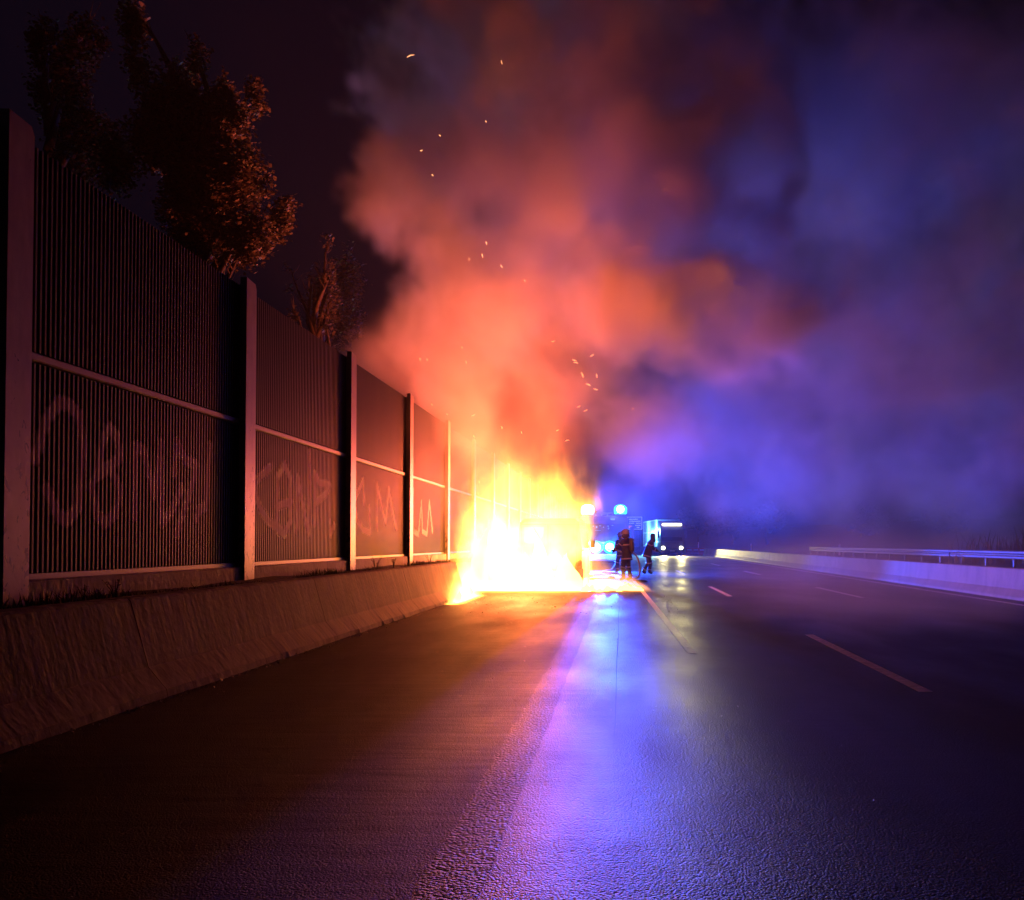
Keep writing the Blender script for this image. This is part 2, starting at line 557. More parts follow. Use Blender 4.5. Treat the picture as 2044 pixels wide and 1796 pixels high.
for i, y0 in enumerate([-8, 8.9, 24.7, 41.9, 58.5, 75.5, 92.5, 109.5]):
    for base in (2.86, 6.15):
        xx = lambda y, b=base: b + curve(y) - (.003 * max(y - 20, 0))
        marking(lambda y: xx(y) - .065, lambda y: xx(y) + .065, y0 + (0 if base < 3 else -.6), y0 + 5.5 + (0 if base < 3 else -.6), M_PAINT)
for y0 in range(15, 120, 8):       # edge line of the hard shoulder, worn away towards the camera
    a_ = 12 if y0 == 15 else y0
    tag(strip("lane_marking", M_WORN if y0 < 31 else M_PAINT, lambda y: XL(y) - .06, lambda y: XL(y) + .06, a_, y0 + 7.98, .0012, step=1), kind='structure')
for y0 in range(-4, 180, 8):
    marking(lambda y: 9.0 + curve(y) - .075, lambda y: 9.0 + curve(y) + .075, y0, y0 + 7.99, M_PAINT)

# verges behind both walls
def verge(name, xs, zs, y0, y1, m, seed):
    r_ = random.Random(seed); ys_ = np.arange(y0, y1 + .1, 2.0); n = len(xs); vs = []; fs = []
    for y in ys_:
        for k, (x, z) in enumerate(zip(xs, zs)):
            j = 0 if k == 0 else r_.uniform(-.04, .04) * (1 + abs(x) / 15)
            vs.append((x + curve(y), y, z + j))
    for i in range(len(ys_) - 1):
        for k in range(n - 1):
            a = i * n + k
            fs.append((a, a + 1, a + n + 1, a + n))
    mb = MB(); mb.add(vs, fs, True)
    return tag(mb.build(name, m), kind='structure')


verge("ground_bank", [-4.62, -4.78, -5.0, -5.2, -6.0, -8, -12, -20, -60, -200], [-.05, .80, .86, .88, .9, 1.0, 1.2, 1.6, 3, 5], -12, 24.0, M_SOIL, 1)
verge("ground_bank", [-5.02, -5.04, -5.2, -6.0, -8, -12, -20, -60, -200], [-.05, .84, .88, .9, 1.0, 1.2, 1.6, 3, 5], 24.0, 300, M_SOIL, 2)
verge("roadside_ground", [9.95, 9.97, 10.3, 11.4, 13, 18, 26, 60, 300], [-.05, .62, .66, .68, .75, 1.4, 2.6, 5, 9], -10, 300, M_SOIL, 3)

# ================================================================== left concrete barrier
bar = empty("concrete_barrier", (-4.3, 8, 0), 0, "long stained concrete barrier along the hard shoulder, ending beside the fire", "barrier")
PROF = [(0, 0), (-.02, .07), (-.19, .27), (-.36, .87), (-.385, .895), (-.58, .895), (-.60, .87), (-.62, .0)]
rnd = random.Random(11)
joints = [-6.4, -1.4, 3.6, 8.6, 13.6, 18.9, 22.6, 24.7]
for a, b in zip(joints[:-1], joints[1:]):
    mb = MB(); n = int((b - a) / .08); vs = []
    P = len(PROF)
    ysg = np.linspace(a + .004, b - .004, n + 1)
    for i, y in enumerate(ysg):
        rag = .012 * math.sin(y * 1.7) * math.sin(y * .61) + rnd.uniform(-.002, .005) + (.018 if rnd.random() < .05 else 0)
        for k, (px, pz) in enumerate(PROF):
            jx = rag * (1 if k == 0 else .4 if k == 1 else .12)
            jz = rnd.uniform(-.004, .004) if k in (3, 4) else 0
            vs.append((LX(y) + .17 + px + jx + 4.3, y - 8, max(pz + jz, 0)))
    fs = [(i * P + k, (i + 1) * P + k, (i + 1) * P + k + 1, i * P + k + 1) for i in range(n) for k in range(P - 1)]
    fs += [tuple(reversed(range(P)))] if False else [tuple(range(P)), tuple(reversed(range(n * P, n * P + P)))]
    mb.add(vs, fs, False)
    mb.build("barrier_segment", M_BARRIER, bar)

# crumbs of asphalt and dirt along the barrier foot and over the shoulder
mb = MB(); rnd = random.Random(5)
for i in range(1050):
    if i >= 900:
        y = rnd.uniform(18, 26.3); x = rnd.uniform(-3.9, 1.2); s = rnd.uniform(.008, .03)
    elif i < 600:
        y = rnd.uniform(3, 26) ; x = LX(y) + .17 + abs(rnd.gauss(0, .07)) + .02; s = rnd.uniform(.006, .022)
    else:
        y = rnd.uniform(3.5, 27); x = rnd.uniform(-4, 1.6); s = rnd.uniform(.004, .011)
    pts = [(rnd.uniform(-1, 1) * s + x, rnd.uniform(-1, 1) * s + y, max(rnd.uniform(-.1, 1) * s * .8, 0) + .004) for _ in range(3)] + [(x, y, s + .004)]
    mb.add(pts, [(0, 1, 3), (1, 2, 3), (2, 0, 3), (2, 1, 0)])
tag(mb.build("gravel_crumbs", mat("grit", (.3, .28, .25), .4)), "loose grit and crumbs strewn on the hard shoulder", "gravel", kind='stuff')
# ================================================================== noise barrier fence on the left
XP = -5.22            # crest of the corrugated sheets
PITCHR = 5.0
fence = empty("noise_barrier_fence", (XP, 8, 0), 0, "tall corrugated noise barrier with pale posts behind the concrete barrier, graffiti on its lower panels", "fence")
FO = Vector((XP, 8, 0))


def panel_mesh(name, y0, y1, z0, z1, rows, mat_, strokes=None):
    nr = 64; pitch = (y1 - y0) / nr
    prof = []
    for i in range(nr):
        y = y0 + i * pitch
        prof += [(y + .06 * pitch, -.045), (y + .40 * pitch, -.045), (y + .56 * pitch, 0.0), (y + .90 * pitch, 0.0)]
    zs = [z0 + (z1 - z0) * k / rows for k in range(rows + 1)]
    n = len(prof); vs = []; fs = []
    for z in zs:
        for (y, dx) in prof: vs.append((dx, y - 8, z))
    for r_ in range(rows):
        for k in range(n - 1):
            a = r_ * n + k
            fs.append((a, a + 1, a + n + 1, a + n))
    mb = MB(); mb.add(vs, fs)
    me = mb.mesh(name, mat_)
    if strokes:
        V = np.array(vs, dtype=np.float64); P = V[:, 1:] + np.array([8.0, 0.0])
        D = np.full(len(P), 9.0)
        for st in strokes:
            for (a, b) in zip(st[:-1], st[1:]):
                a = np.array(a); b = np.array(b); ab = b - a
                t = np.clip(((P - a) @ ab) / max(ab @ ab, 1e-9), 0, 1)
                D = np.minimum(D, np.linalg.norm(P - (a + t[:, None] * ab), axis=1))
        at_ = me.attributes.new("stroke", 'FLOAT', 'POINT')
        at_.data.foreach_set("value", D.astype(np.float32))
    return me


def on_fence(x, y):
    Y = 1885 * -XP / (1240 - x)
    return (Y, CAM_H + (1083 - y) / 1885 * Y)


def zs4(pts): return [on_fence(a * .3023, 702.6 + b * .3023) for a, b in pts]
def zs5(pts): return [on_fence(479 + a * .3112, 686.6 + b * .3112) for a, b in pts]


GRAF = {
    8: [zs4([(230, 700), (300, 450), (380, 330), (450, 340), (520, 420), (545, 640), (520, 1020), (450, 1110), (385, 1080), (310, 900)]),
        zs4([(640, 820), (680, 560), (720, 500), (770, 560), (790, 700), (700, 770), (640, 820)]),
        zs4([(740, 790), (790, 900), (770, 1060), (700, 1130), (640, 1070), (605, 880)]),
        zs4([(890, 1080), (890, 620), (950, 650), (1015, 950), (1060, 600)]),
        zs4([(1060, 700), (1070, 1130), (1130, 1060), (1200, 900)]),
        zs4([(1150, 800), (1165, 600), (1230, 720), (1290, 740), (1280, 830), (1170, 1200)]),
        zs4([(1385, 620), (1360, 1020), (1320, 1040), (1300, 1100)])],
    13: [zs5([(190, 790), (100, 880), (95, 960), (140, 1070), (190, 1140), (270, 1190)]),
         zs5([(240, 1180), (240, 850), (285, 775), (320, 850), (325, 1130), (290, 1220), (240, 1190)]),
         zs5([(240, 1040), (330, 1010)]),
         zs5([(360, 1190), (370, 850), (440, 1220), (445, 690)]),
         zs5([(480, 1150), (480, 830), (510, 890), (575, 900), (550, 960), (480, 1020)]),
         zs5([(580, 1140), (585, 1220), (605, 1160)])],
    18: [zs5([(735, 1000), (790, 870), (795, 1030)]),
         zs5([(830, 1050), (838, 1210), (790, 1190), (750, 1120), (730, 1000)]),
         zs5([(880, 1180), (880, 900), (935, 1150), (955, 930), (1000, 1180)])],
    23: [zs5([(1110, 930), (1110, 1200), (1145, 1220), (1165, 1010), (1170, 1200), (1200, 1220), (1215, 1010), (1235, 1200)])],
}
lo_plain = panel_mesh("corrugated_panel", 8.10, 12.88, 1.13, 3.0, 1, M_PANEL)
hi_plain = panel_mesh("corrugated_panel", 8.10, 12.88, 3.1, 4.93, 1, M_PANEL)
mb = MB(); mb.box((-.02, 2.49, 3.05), (.09, 4.66, .075), bev=.012); rail_me = mb.mesh("mid_rail", M_RAIL)
mb = MB(); mb.box((-.02, 2.49, 1.10), (.08, 4.72, .05)); sill_me = mb.mesh("bottom_rail", M_BLACK)
mb = MB(); mb.box((.0, 2.49, .93), (.16, 4.66, .29), bev=.015); plinth_me = mb.mesh("plinth", M_PLINTH)
# a post: H section with a chamfered top, its broad face towards the road
mb = MB()
mb.prism([(-.17, .3), (.17, .3), (.17, 4.93), (.13, 5.0), (-.17, 5.02)], 'x', .03, .12)
mb.prism([(-.05, .3), (.05, .3), (.05, 4.95), (-.05, 4.95)], 'x', -.16, .028)
mb.prism([(-.17, .3), (.17, .3), (.17, 4.95), (-.17, 4.95)], 'x', -.25, -.162)
post_me = mb.mesh("post", M_POST)
for i in range(18):
    y0 = 3 + 5 * i
    o = link("post", post_me, fence, (0, y0 - 8 - .03, 0))
    if y0 == 8: o["label"] = "post nearest the camera, chipped with dark holes towards its foot"
    if i == 17: break
    dy = y0 - 8
    if y0 in GRAF:
        link("corrugated_panel", panel_mesh("corrugated_panel", y0 + .10, y0 + 4.88, 1.13, 3.0, 46, M_PANEL_P, GRAF[y0]), fence)
    else:
        link("corrugated_panel", lo_plain, fence, (0, dy, 0))
    link("corrugated_panel", hi_plain, fence, (0, dy, 0))
    link("mid_rail", rail_me, fence, (.0, dy, 0))
    link("bottom_rail", sill_me, fence, (0, dy, 0))
    link("plinth", plinth_me, fence, (0, dy, 0))
for o in children(fence):
    if "panel" in o.name and len(o.data.vertices) > 5000:
        o["label"] = "lower panel sprayed with pale graffiti"

# ================================================================== plants
def blades(name, mat_, spots, h, w, seed, lean=.4, label=None, cat=None, kind=None, group=None, parent=None, loc=(0, 0, 0)):
    r_ = random.Random(seed); mb = MB()
    for (x, y, z, hh) in spots:
        a = r_.uniform(0, 6.28); l = hh * r_.uniform(.6, 1.2) * h; ln = l * r_.uniform(.05, lean); ww = w * r_.uniform(.6, 1.3)
        dx, dy = math.cos(a), math.sin(a); px, py = -dy * ww / 2, dx * ww / 2
        m_ = (x + dx * ln * .35, y + dy * ln * .35, z + l * .55)
        t_ = (x + dx * ln, y + dy * ln, z + l * (1 - .25 * r_.random()))
        mb.add([(x - px, y - py, z), (x + px, y + py, z), (m_[0] + px * .8, m_[1] + py * .8, m_[2]), (m_[0] - px * .8, m_[1] - py * .8, m_[2]), t_],
               [(0, 1, 2, 3), (3, 2, 4)])
    o = mb.build(name, mat_, parent, loc)
    return tag(o, label, cat, group, kind)


rnd = random.Random(21)
sp = []
for i in range(5200):
    y = rnd.uniform(5, 30); x = rnd.uniform(-5.05, -4.72)
    dens = .5 + .5 * math.sin(y * 1.3) * math.sin(y * .47 + 1)
    if rnd.random() < dens + .15: sp.append((x, y, .80, .5 + dens))
blades("verge_grass", M_WEED, sp, .13, .012, 3, .9, "matted dark grass and litter between the concrete barrier and the fence plinth", "grass", 'stuff')


def weed(x, y, z, h, seed, label):
    r_ = random.Random(seed)
    t = empty("roadside_weed", (x, y, z), 0, label, "weed")
    mb = MB(); lf = MB()
    for k in range(5):
        a = r_.uniform(0, 6.28); ln = r_.uniform(.1, .5) * h
        p0 = Vector((0, 0, 0)); p1 = Vector((math.cos(a) * ln * .4, math.sin(a) * ln * .4, h * .5)); p2 = Vector((math.cos(a) * ln, math.sin(a) * ln, h * r_.uniform(.75, 1)))
        mb.tube([p0, p1, p2], [.006, .004, .002], 4)
        for q in range(12):
            t_ = r_.uniform(.2, 1); c = p0.lerp(p1, t_ * 2) if t_ < .5 else p1.lerp(p2, t_ * 2 - 1)
            b = r_.uniform(0, 6.28); s = r_.uniform(.02, .045)
            d = Vector((math.cos(b), math.sin(b), r_.uniform(-.2, .6))) * s; e = Vector((-math.sin(b), math.cos(b), 0)) * s * .3
            lf.add([c, c + d * .5 + e, c + d, c + d * .5 - e], [(0, 1, 2, 3)])
    mb.build("stem", M_BARK, t); lf.build("foliage", M_WEED, t)


for k, (px, Y, h, lab) in enumerate([(750, 18.9, .34, "small leafy weed in front of the plinth, just beyond the third fence post"),
                                     (786, 20.6, .26, "low weed by the plinth close to the fourth fence post"),
                                     (858, 24.2, .3, "thin weed on the verge between the fourth and fifth fence posts"),
                                     (232, 9.1, .24, "clump of dark weeds at the plinth beside the nearest fence bay"),
                                     (170, 8.6, .2, "low dark weed on the verge near the nearest post")]):
    x = (px - 1240) / 1885 * Y
    weed(max(min(x, -4.85), -5.05), Y, .83, h, 50 + k, lab)


def tree(name, loc, clusters, leafm, nleaf, lsize, seed, label, limbs, group=None, cat="tree"):
    """clusters: (dx,dy,z, rx,ry,rz) ellipsoids of foliage round the trunk foot; limbs reach for each of them"""
    r_ = np.random.RandomState(seed); rr = random.Random(seed)
    t = empty(name, loc, 0, label, cat, group)
    top = max(c[2] + c[5] * .6 for c in clusters)
    mb = MB()
    tx = np.mean([c[0] for c in clusters]); 
    trunk_pts = [Vector((tx * f * f * .6 + .12 * math.sin(f * 5 + seed), .1 * math.cos(f * 4), f * top * .85)) for f in np.linspace(0, 1, 9)]
    r0 = .028 * top
    mb.tube(trunk_pts, [r0 * (1 - .88 * f) for f in np.linspace(0, 1, 9)], 9)
    mb.build("trunk", M_BARK, t)
    lb = MB()
    for c in clusters[:limbs]:
        zt = c[2]; zb = max(.25 * top, zt - c[5] - rr.uniform(.8, 2.2))
        f = min(zb / (top * .85), .95); k = f * 8; i = int(k); b = trunk_pts[i].lerp(trunk_pts[min(i + 1, 8)], k - i)
        e = Vector((c[0], c[1], zt + c[5] * .8))
        m1 = b.lerp(e, .4) + Vector((rr.uniform(-.2, .2), rr.uniform(-.2, .2), -.15))
        lb.tube([b, m1, b.lerp(e, .75), e], [r0 * .35, r0 * .22, r0 * .12, r0 * .03], 6)
        for q in range(7):
            s = m1.lerp(e, rr.uniform(0, 1)); a = rr.uniform(0, 6.28); ln = max(c[3], .35) * rr.uniform(.5, 1.0)
            lb.tube([s, s + Vector((math.cos(a) * ln * .6, math.sin(a) * ln * .6, ln * .5)), s + Vector((math.cos(a) * ln, math.sin(a) * ln, ln * 1.2))], [r0 * .06, r0 * .04, r0 * .015], 4)
    lb.build("limbs", M_BARK, t)
    vol = np.array([c[3] * c[5] for c in clusters]) ** .85; vol /= vol.sum()
    V = []; 
    for c, w in zip(clusters, vol):
        n = int(nleaf * w)
        # twigs: leaves hang in sprays round many small twigs, so gaps show between them
        nt = max(int(n / 22), 3)
        u = r_.normal(size=(nt, 3)); u /= np.linalg.norm(u, axis=1)[:, None]
        rad = r_.uniform(.15, 1.0, nt) ** .6
        tw = u * rad[:, None] * np.array([c[3], c[4], c[5]]) + np.array([c[0], c[1], c[2]])
        sel = r_.randint(0, nt, n)
        p = tw[sel] + r_.normal(size=(n, 3)) * np.array([.13, .13, .20]) * (.5 + min(c[3], 1.0) * .5)
        V.append(p)
    C = np.concatenate(V); n = len(C)
    a = r_.uniform(0, 2 * np.pi, n); tilt = r_.uniform(-1.0, .5, n); s = lsize * r_.uniform(.5, 1.25, n)
    d = np.stack([np.cos(a) * np.cos(tilt), np.sin(a) * np.cos(tilt), np.sin(tilt)], 1) * s[:, None]
    e = np.stack([-np.sin(a), np.cos(a), r_.uniform(-.6, .6, n)], 1) * (s * .38)[:, None]
    pts = np.stack([C, C + d * .5 + e, C + d, C + d * .5 - e], 1).reshape(-1, 3)
    me = bpy.data.meshes.new("crown")
    me.vertices.add(n * 4); me.vertices.foreach_set("co", pts.astype(np.float32).ravel())
    me.loops.add(n * 4); me.loops.foreach_set("vertex_index", np.arange(n * 4, dtype=np.int32))
    me.polygons.add(n); me.polygons.foreach_set("loop_start", np.arange(0, n * 4, 4, dtype=np.int32))
    me.update(calc_edges=True)
    me.materials.append(leafm)
    link("crown", me, t)
    return t


def cl(lst, Y, foot, dy=.8, seed=0):
    out = []; rr = random.Random(seed)
    k = Y / 1885
    for (x, y, rx, ry) in lst:
        X, _, H = at(x, y, Y)
        out.append((X - foot[0], rr.uniform(-dy, dy), H - foot[2], rx * k, max(rx * k * .9, .3), ry * k))
    return out


foot = (-9.9, 22, 1.0)
A = [(285, 70, 22, 50), (335, 150, 26, 65), (300, 240, 40, 80), (405, 130, 9, 36), (398, 215, 22, 50), (440, 190, 13, 38), (436, 270, 34, 50),
     (488, 165, 7, 30), (478, 235, 14, 40), (500, 262, 14, 30), (460, 330, 52, 56), (400, 350, 62, 74), (345, 400, 52, 66), (490, 385, 26, 52),
     (500, 462, 42, 44), (541, 430, 20, 40), (508, 505, 30, 26), (440, 450, 52, 46), (551, 388, 11, 16), (516, 352, 10, 10), (330, 300, 40, 60),
     (380, 470, 60, 50), (470, 140, 8, 16), (272, 140, 16, 36), (250, 330, 40, 60), (400, 290, 90, 90), (440, 400, 80, 80), (350, 230, 60, 90)]
tree("broadleaf_tree", foot, cl(A, 22, foot, .9, 1), M_LEAF, 50000, .115, 3, "tall tree with upright leafy shoots rising over the fence behind its second post", 18)
foot = (-21.5, 34, 1.5)
B = [(60, 140, 50, 60), (110, 230, 60, 50), (170, 170, 40, 80), (205, 290, 50, 60), (120, 310, 70, 50), (60, 60, 40, 50), (150, 60, 40, 50)]
tree("broadleaf_tree", foot, cl(B, 34, foot, 1.2, 2), M_LEAF2, 12000, .17, 4, "dark tree almost lost in the night above the nearest fence panel", 7)
foot = (-9.3, 29, 1.0)
Cc = [(650, 480, 5, 16), (646, 520, 7, 18), (652, 560, 9, 22), (640, 600, 13, 22), (660, 590, 8, 20), (632, 630, 10, 16), (668, 555, 4, 14), (655, 640, 16, 24), (600, 590, 5, 26), (612, 560, 4, 24), (565, 545, 4, 30), (590, 630, 12, 20)]
tree("sapling", foot, cl(Cc, 29, foot, .5, 5), M_LEAF, 900, .12, 6, "sparse sapling with bare twigs above the fence at the edge of the smoke", 12)
foot = (-12.5, 38, 1.0)
D = [(700, 560, 30, 60), (660, 600, 26, 50), (640, 660, 40, 50), (700, 640, 40, 60)]
tree("broadleaf_tree", foot, cl(D, 38, foot, 1.5, 7), M_LEAF2, 6000, .15, 8, "dark tree behind the fence hidden in the smoke beyond the sapling", 4)
# dark trees beyond the far wall
for k, (x, Y, h, w, lab) in enumerate([(1392, 134, 5.0, 3.2, "low dark tree in the distance just above the oncoming truck"),
                                       (1462, 118, 5.2, 3.4, "rounded dark tree behind the far wall beyond the oncoming truck"),
                                       (1530, 104, 5.0, 3.2, "dark tree behind the far wall beside the farther delineator post"),
                                       (1720, 84, 4.4, 3.0, "dim tree behind the guardrail near the nearer delineator post"),
                                       (1880, 66, 4.2, 2.6, "dim tree on the bank above the small white plate")]):
    X = (x - 1240) / 1885 * Y
    rr = random.Random(90 + k)
    cs = [(rr.uniform(-w * .6, w * .6), rr.uniform(-w * .5, w * .5), h * rr.uniform(.35, .85), w * rr.uniform(.3, .5), w * .45, h * rr.uniform(.15, .25)) for _ in range(9)]
    tree("broadleaf_tree", (X, Y, 1.2), cs, M_LEAF2, 3500, .3, 95 + k, lab, 6)

# ================================================================== wall, guardrail and verge on the right
wallr = empty("concrete_wall", (9.7, 30, 0), 0, "pale concrete wall along the far side of the motorway, curving away left", "wall")
WP = [(0, 0), (.02, .07), (.13, .25), (.19, .74), (.21, .76), (.40, .76), (.42, .74), (.44, 0)]
def wall_mesh(y0, y1):
    mb = MB(); ys_ = np.linspace(y0 + .012, y1 - .012, max(int((y1 - y0) / 1.5), 2)); P = len(WP); vs = []
    for y in ys_:
        for k, (px, pz) in enumerate(WP): vs.append((9.6 + px + curve(y) - 9.7, y - 30, pz))
    n = len(ys_) - 1
    fs = [(i * P + k + 1, (i + 1) * P + k + 1, (i + 1) * P + k, i * P + k) for i in range(n) for k in range(P - 1)]
    fs += [tuple(reversed(range(P))), tuple(range(n * P, n * P + P))]
    mb.add(vs, fs); return mb
for y0 in range(6, 206, 8):
    wall_mesh(y0, y0 + 8).build("wall_segment", M_WALL, wallr)

gr = empty("guardrail", (10.75, 30, .66), 0, "low steel guardrail on the verge behind the far concrete wall", "guardrail")
gp = [(0, .30), (.03, .33), (.03, .37), (-.01, .41), (-.01, .43), (.03, .47), (.03, .51), (0, .54), (-.012, .54), (.018, .51), (.018, .47), (-.022, .43), (-.022, .41), (.018, .37), (.018, .33), (-.012, .30)]
for y0 in range(14, 54, 4):
    mb = MB(); mb.prism([(-p[0], p[1] - .02) for p in gp], 'y', y0 - 30 + .002, y0 - 30 + 3.998); mb.build("rail", M_STEEL, gr)
mb = MB(); mb.box((.07, 0, .2), (.06, .1, .6), bev=.01); gpm = mb.mesh("rail_post", M_STEEL)
for y0 in range(14, 55, 2): link("rail_post", gpm, gr, (0, y0 - 30, 0))

sp = []; rnd = random.Random(33)
for i in range(5000):
    y = rnd.uniform(16, 62); x = rnd.uniform(10.12, 11.2) + curve(y)
    if rnd.random() < .35 + .65 * abs(math.sin(y * 1.7) * math.sin(y * .6)): sp.append((x, y, .62, rnd.uniform(.5, 1.3)))
blades("roadside_grass", M_GRASS, sp, .14, .02, 8, 1.2, "dry matted grass along the top of the far wall under the guardrail", "grass", 'stuff')


def reed(x, y, z, h, n, seed, label, group):
    rr = random.Random(seed)
    sp = [(rr.gauss(0, .22), rr.gauss(0, .3), 0, rr.uniform(.6, 1.2)) for _ in range(n)]
    t = blades("reed_clump", M_GRASS, sp, h, .035, seed, .55, label, "reeds", None, group, None, (x, y, z))
    return t
rl = ["leftmost clump of tall dry reeds above the guardrail", "second clump of dry reeds behind the guardrail", "third clump of dry reeds, leaning, behind the guardrail",
      "fourth dry reed clump towards the end of the rail", "dense dry reeds at the edge of view above the guardrail", "tallest dry reeds, farthest right above the guardrail"]
for k, px in enumerate([1880, 1925, 1962, 1995, 2025, 2060]):
    Y = 30 + (k % 3) * 1.4
    X = (px - 1240) / 1885 * Y
    reed(X + .9, Y, .72, .95 + .1 * (k % 2) + k * .05, 60, 70 + k, rl[k], "dry reed clumps behind the guardrail")

# delineator posts and the small plate
def delineator(x, Y, h, lab):
    X = (x - 1240) / 1885 * Y
    t = empty("delineator_post", (X, Y, .68), 0, lab, "marker post", "white delineator posts on the far verge")
    mb = MB(); mb.prism([(-.06, -.04), (.06, -.04), (.0, .05)], 'z', 0, h); mb.build("post_body", M_WHITE, t)
    mb = MB(); mb.box((0, -.0425, h - .22), (.05, .005, .16)); mb.build("reflector", mat("reflector", (.6, .5, .3), .2), t)
delineator(1675, 52, .62, "nearer white delineator post behind the far wall")
delineator(1499, 80, .62, "middle white delineator post, small, behind the far wall")
delineator(1394, 122, .8, "farthest white delineator post where the far wall starts to bend")
t = empty("marker_plate", at(1911, 1104, 30.6)[:2] + (.66,), 0, "small white plate on a short stake beside the guardrail", "sign")
mb = MB(); mb.box((0, 0, .41), (.28, .012, .15), bev=.004); mb.build("plate", M_WHITE, t)
mb = MB(); mb.tube([(0, .02, -.1), (0, .02, .42)], .015, 6); mb.build("stake", M_STEEL, t)
mb = MB()
for k in range(3): mb.box((-.07 + k * .07, -.009, .41), (.045, .004, .05))
mb.build("plate_print", mat("print_grey", (.3, .3, .3), .6), t)

# motorway sign beyond the fire truck
sx, sy, sz = at(1267, 1044, 152)
t = empty("motorway_sign", (sx, sy, .6), 0, "blue motorway direction sign with white border, far behind the fire truck", "sign")
M_SB = mat("sign_blue", (.02, .05, .30), .4, emis=(.05, .09, .6), estr=.25)  # glow put into the sign colours for light returned by reflective sheeting
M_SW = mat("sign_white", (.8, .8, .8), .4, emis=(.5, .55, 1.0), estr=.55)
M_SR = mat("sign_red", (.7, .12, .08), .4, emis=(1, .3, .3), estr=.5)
cz = sz - .6
mb = MB(); mb.box((0, 0, cz), (2.45, .08, 2.1), bev=.02); mb.build("sign_panel", M_SB, t)
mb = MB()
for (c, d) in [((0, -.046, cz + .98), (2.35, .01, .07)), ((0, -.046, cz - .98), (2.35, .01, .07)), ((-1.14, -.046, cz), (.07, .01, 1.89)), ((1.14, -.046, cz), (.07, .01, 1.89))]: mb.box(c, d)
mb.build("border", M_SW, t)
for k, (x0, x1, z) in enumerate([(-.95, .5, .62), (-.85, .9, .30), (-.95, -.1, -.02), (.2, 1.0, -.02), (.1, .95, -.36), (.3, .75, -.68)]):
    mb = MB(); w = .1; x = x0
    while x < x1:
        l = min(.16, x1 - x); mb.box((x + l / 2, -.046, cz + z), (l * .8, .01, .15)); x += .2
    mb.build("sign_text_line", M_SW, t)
mb = MB(); mb.box((-.7, -.046, cz - .6), (.55, .01, .38)); mb.build("red_field", M_SR, t)
for s in (-1, 1):
    mb = MB(); mb.tube([(s * .8, .09, -.6), (s * .8, .09, cz + 1)], .06, 8); mb.build("sign_pole", M_STEEL, t)

# red plastic barriers beside the oncoming truck
M_REDP = mat("red_plastic", (.55, .03, .025), .4)
bm_ = MB(); bm_.prism([(-.25, 0), (.25, 0), (.22, .15), (.12, .3), (.1, .82), (-.1, .82), (-.12, .3), (-.22, .15)], 'x', -.43, .43)
bme = bm_.mesh("barrier_body", M_REDP)
st = MB(); st.box((0, -.108, .6), (.5, .01, .1)); ste = st.mesh("reflective_strip", M_WHITE)
rbl = ["red plastic road barrier next to the oncoming truck", "middle red plastic barrier of three by the far wall", "red plastic road barrier nearest the lit start of the far wall"]
for k, (x, Y) in enumerate([(1376, 106), (1389, 105), (1401, 103.5)]):
    t = empty("traffic_barrier", ((x - 1240) / 1885 * Y, Y, 0), .1 * (k - 1), rbl[k], "barrier", "red plastic barriers by the far wall")
    link("barrier_body", bme, t); link("reflective_strip", ste, t)
# ================================================================== vehicles
def wheel(parent, x, y, r, w, side, name="wheel"):
    t = empty(name, (x, y, r)); t.parent = parent
    Mx = Matrix.Rotation(R(90), 4, 'Y')
    mb = MB(); mb.lathe([(r * .62, -w / 2), (r * .93, -w / 2), (r, -w * .3), (r, w * .3), (r * .93, w / 2), (r * .62, w / 2)], n=24, M=Mx)
    link("tyre", mb.mesh("tyre", M_RUBBER), t)
    mb = MB(); mb.lathe([(r * .62, -w * .35), (r * .6, w * .1), (r * .3, w * .2), (r * .22, w * .45), (.01, w * .45)], n=16, M=Mx)
    link("rim", mb.mesh("rim", M_STEEL), t, rot=(0, 0, 0 if side > 0 else math.pi))
    return t


# ---- burning van, its rear towards the camera
M_VAN = mat("van_paint", (.50, .05, .04), .35, nscale=3, ncol=(.10, .02, .015), namt=.6)
M_CHAR = mat("charred_metal", (.05, .04, .035), .8, nscale=6, ncol=(.01, .01, .01))
van = empty("burning_van", (-2.15, 28.2, 0), R(-2), "red van wrapped in flames on the hard shoulder, only its rear corner showing", "van")
mb = MB()
secs = [(-.02, .35, 2.02, .90, .98), (.05, .30, 2.12, .92, .98), (2.2, .30, 2.2, .93, .98), (3.1, .30, 2.16, .92, .98), (3.65, .32, 1.42, .95, .97), (4.5, .34, 1.10, .86, .9)]
vs = []
for (y, z0, z1, wt, wb) in secs:
    zm = z0 + (z1 - z0) * .5
    vs += [(-wb, y, z0), (wb, y, z0), (wb, y, zm), (wt - .04, y, z1 - .12), (wt - .16, y, z1), (-wt + .16, y, z1), (-wt + .04, y, z1 - .12), (-wb, y, zm)]
fs = [(i * 8 + k, i * 8 + (k + 1) % 8, (i + 1) * 8 + (k + 1) % 8, (i + 1) * 8 + k) for i in range(len(secs) - 1) for k in range(8)] + [tuple(reversed(range(8))), tuple(range(40, 48))]
mb.add(vs, fs); mb.build("body", M_VAN, van)
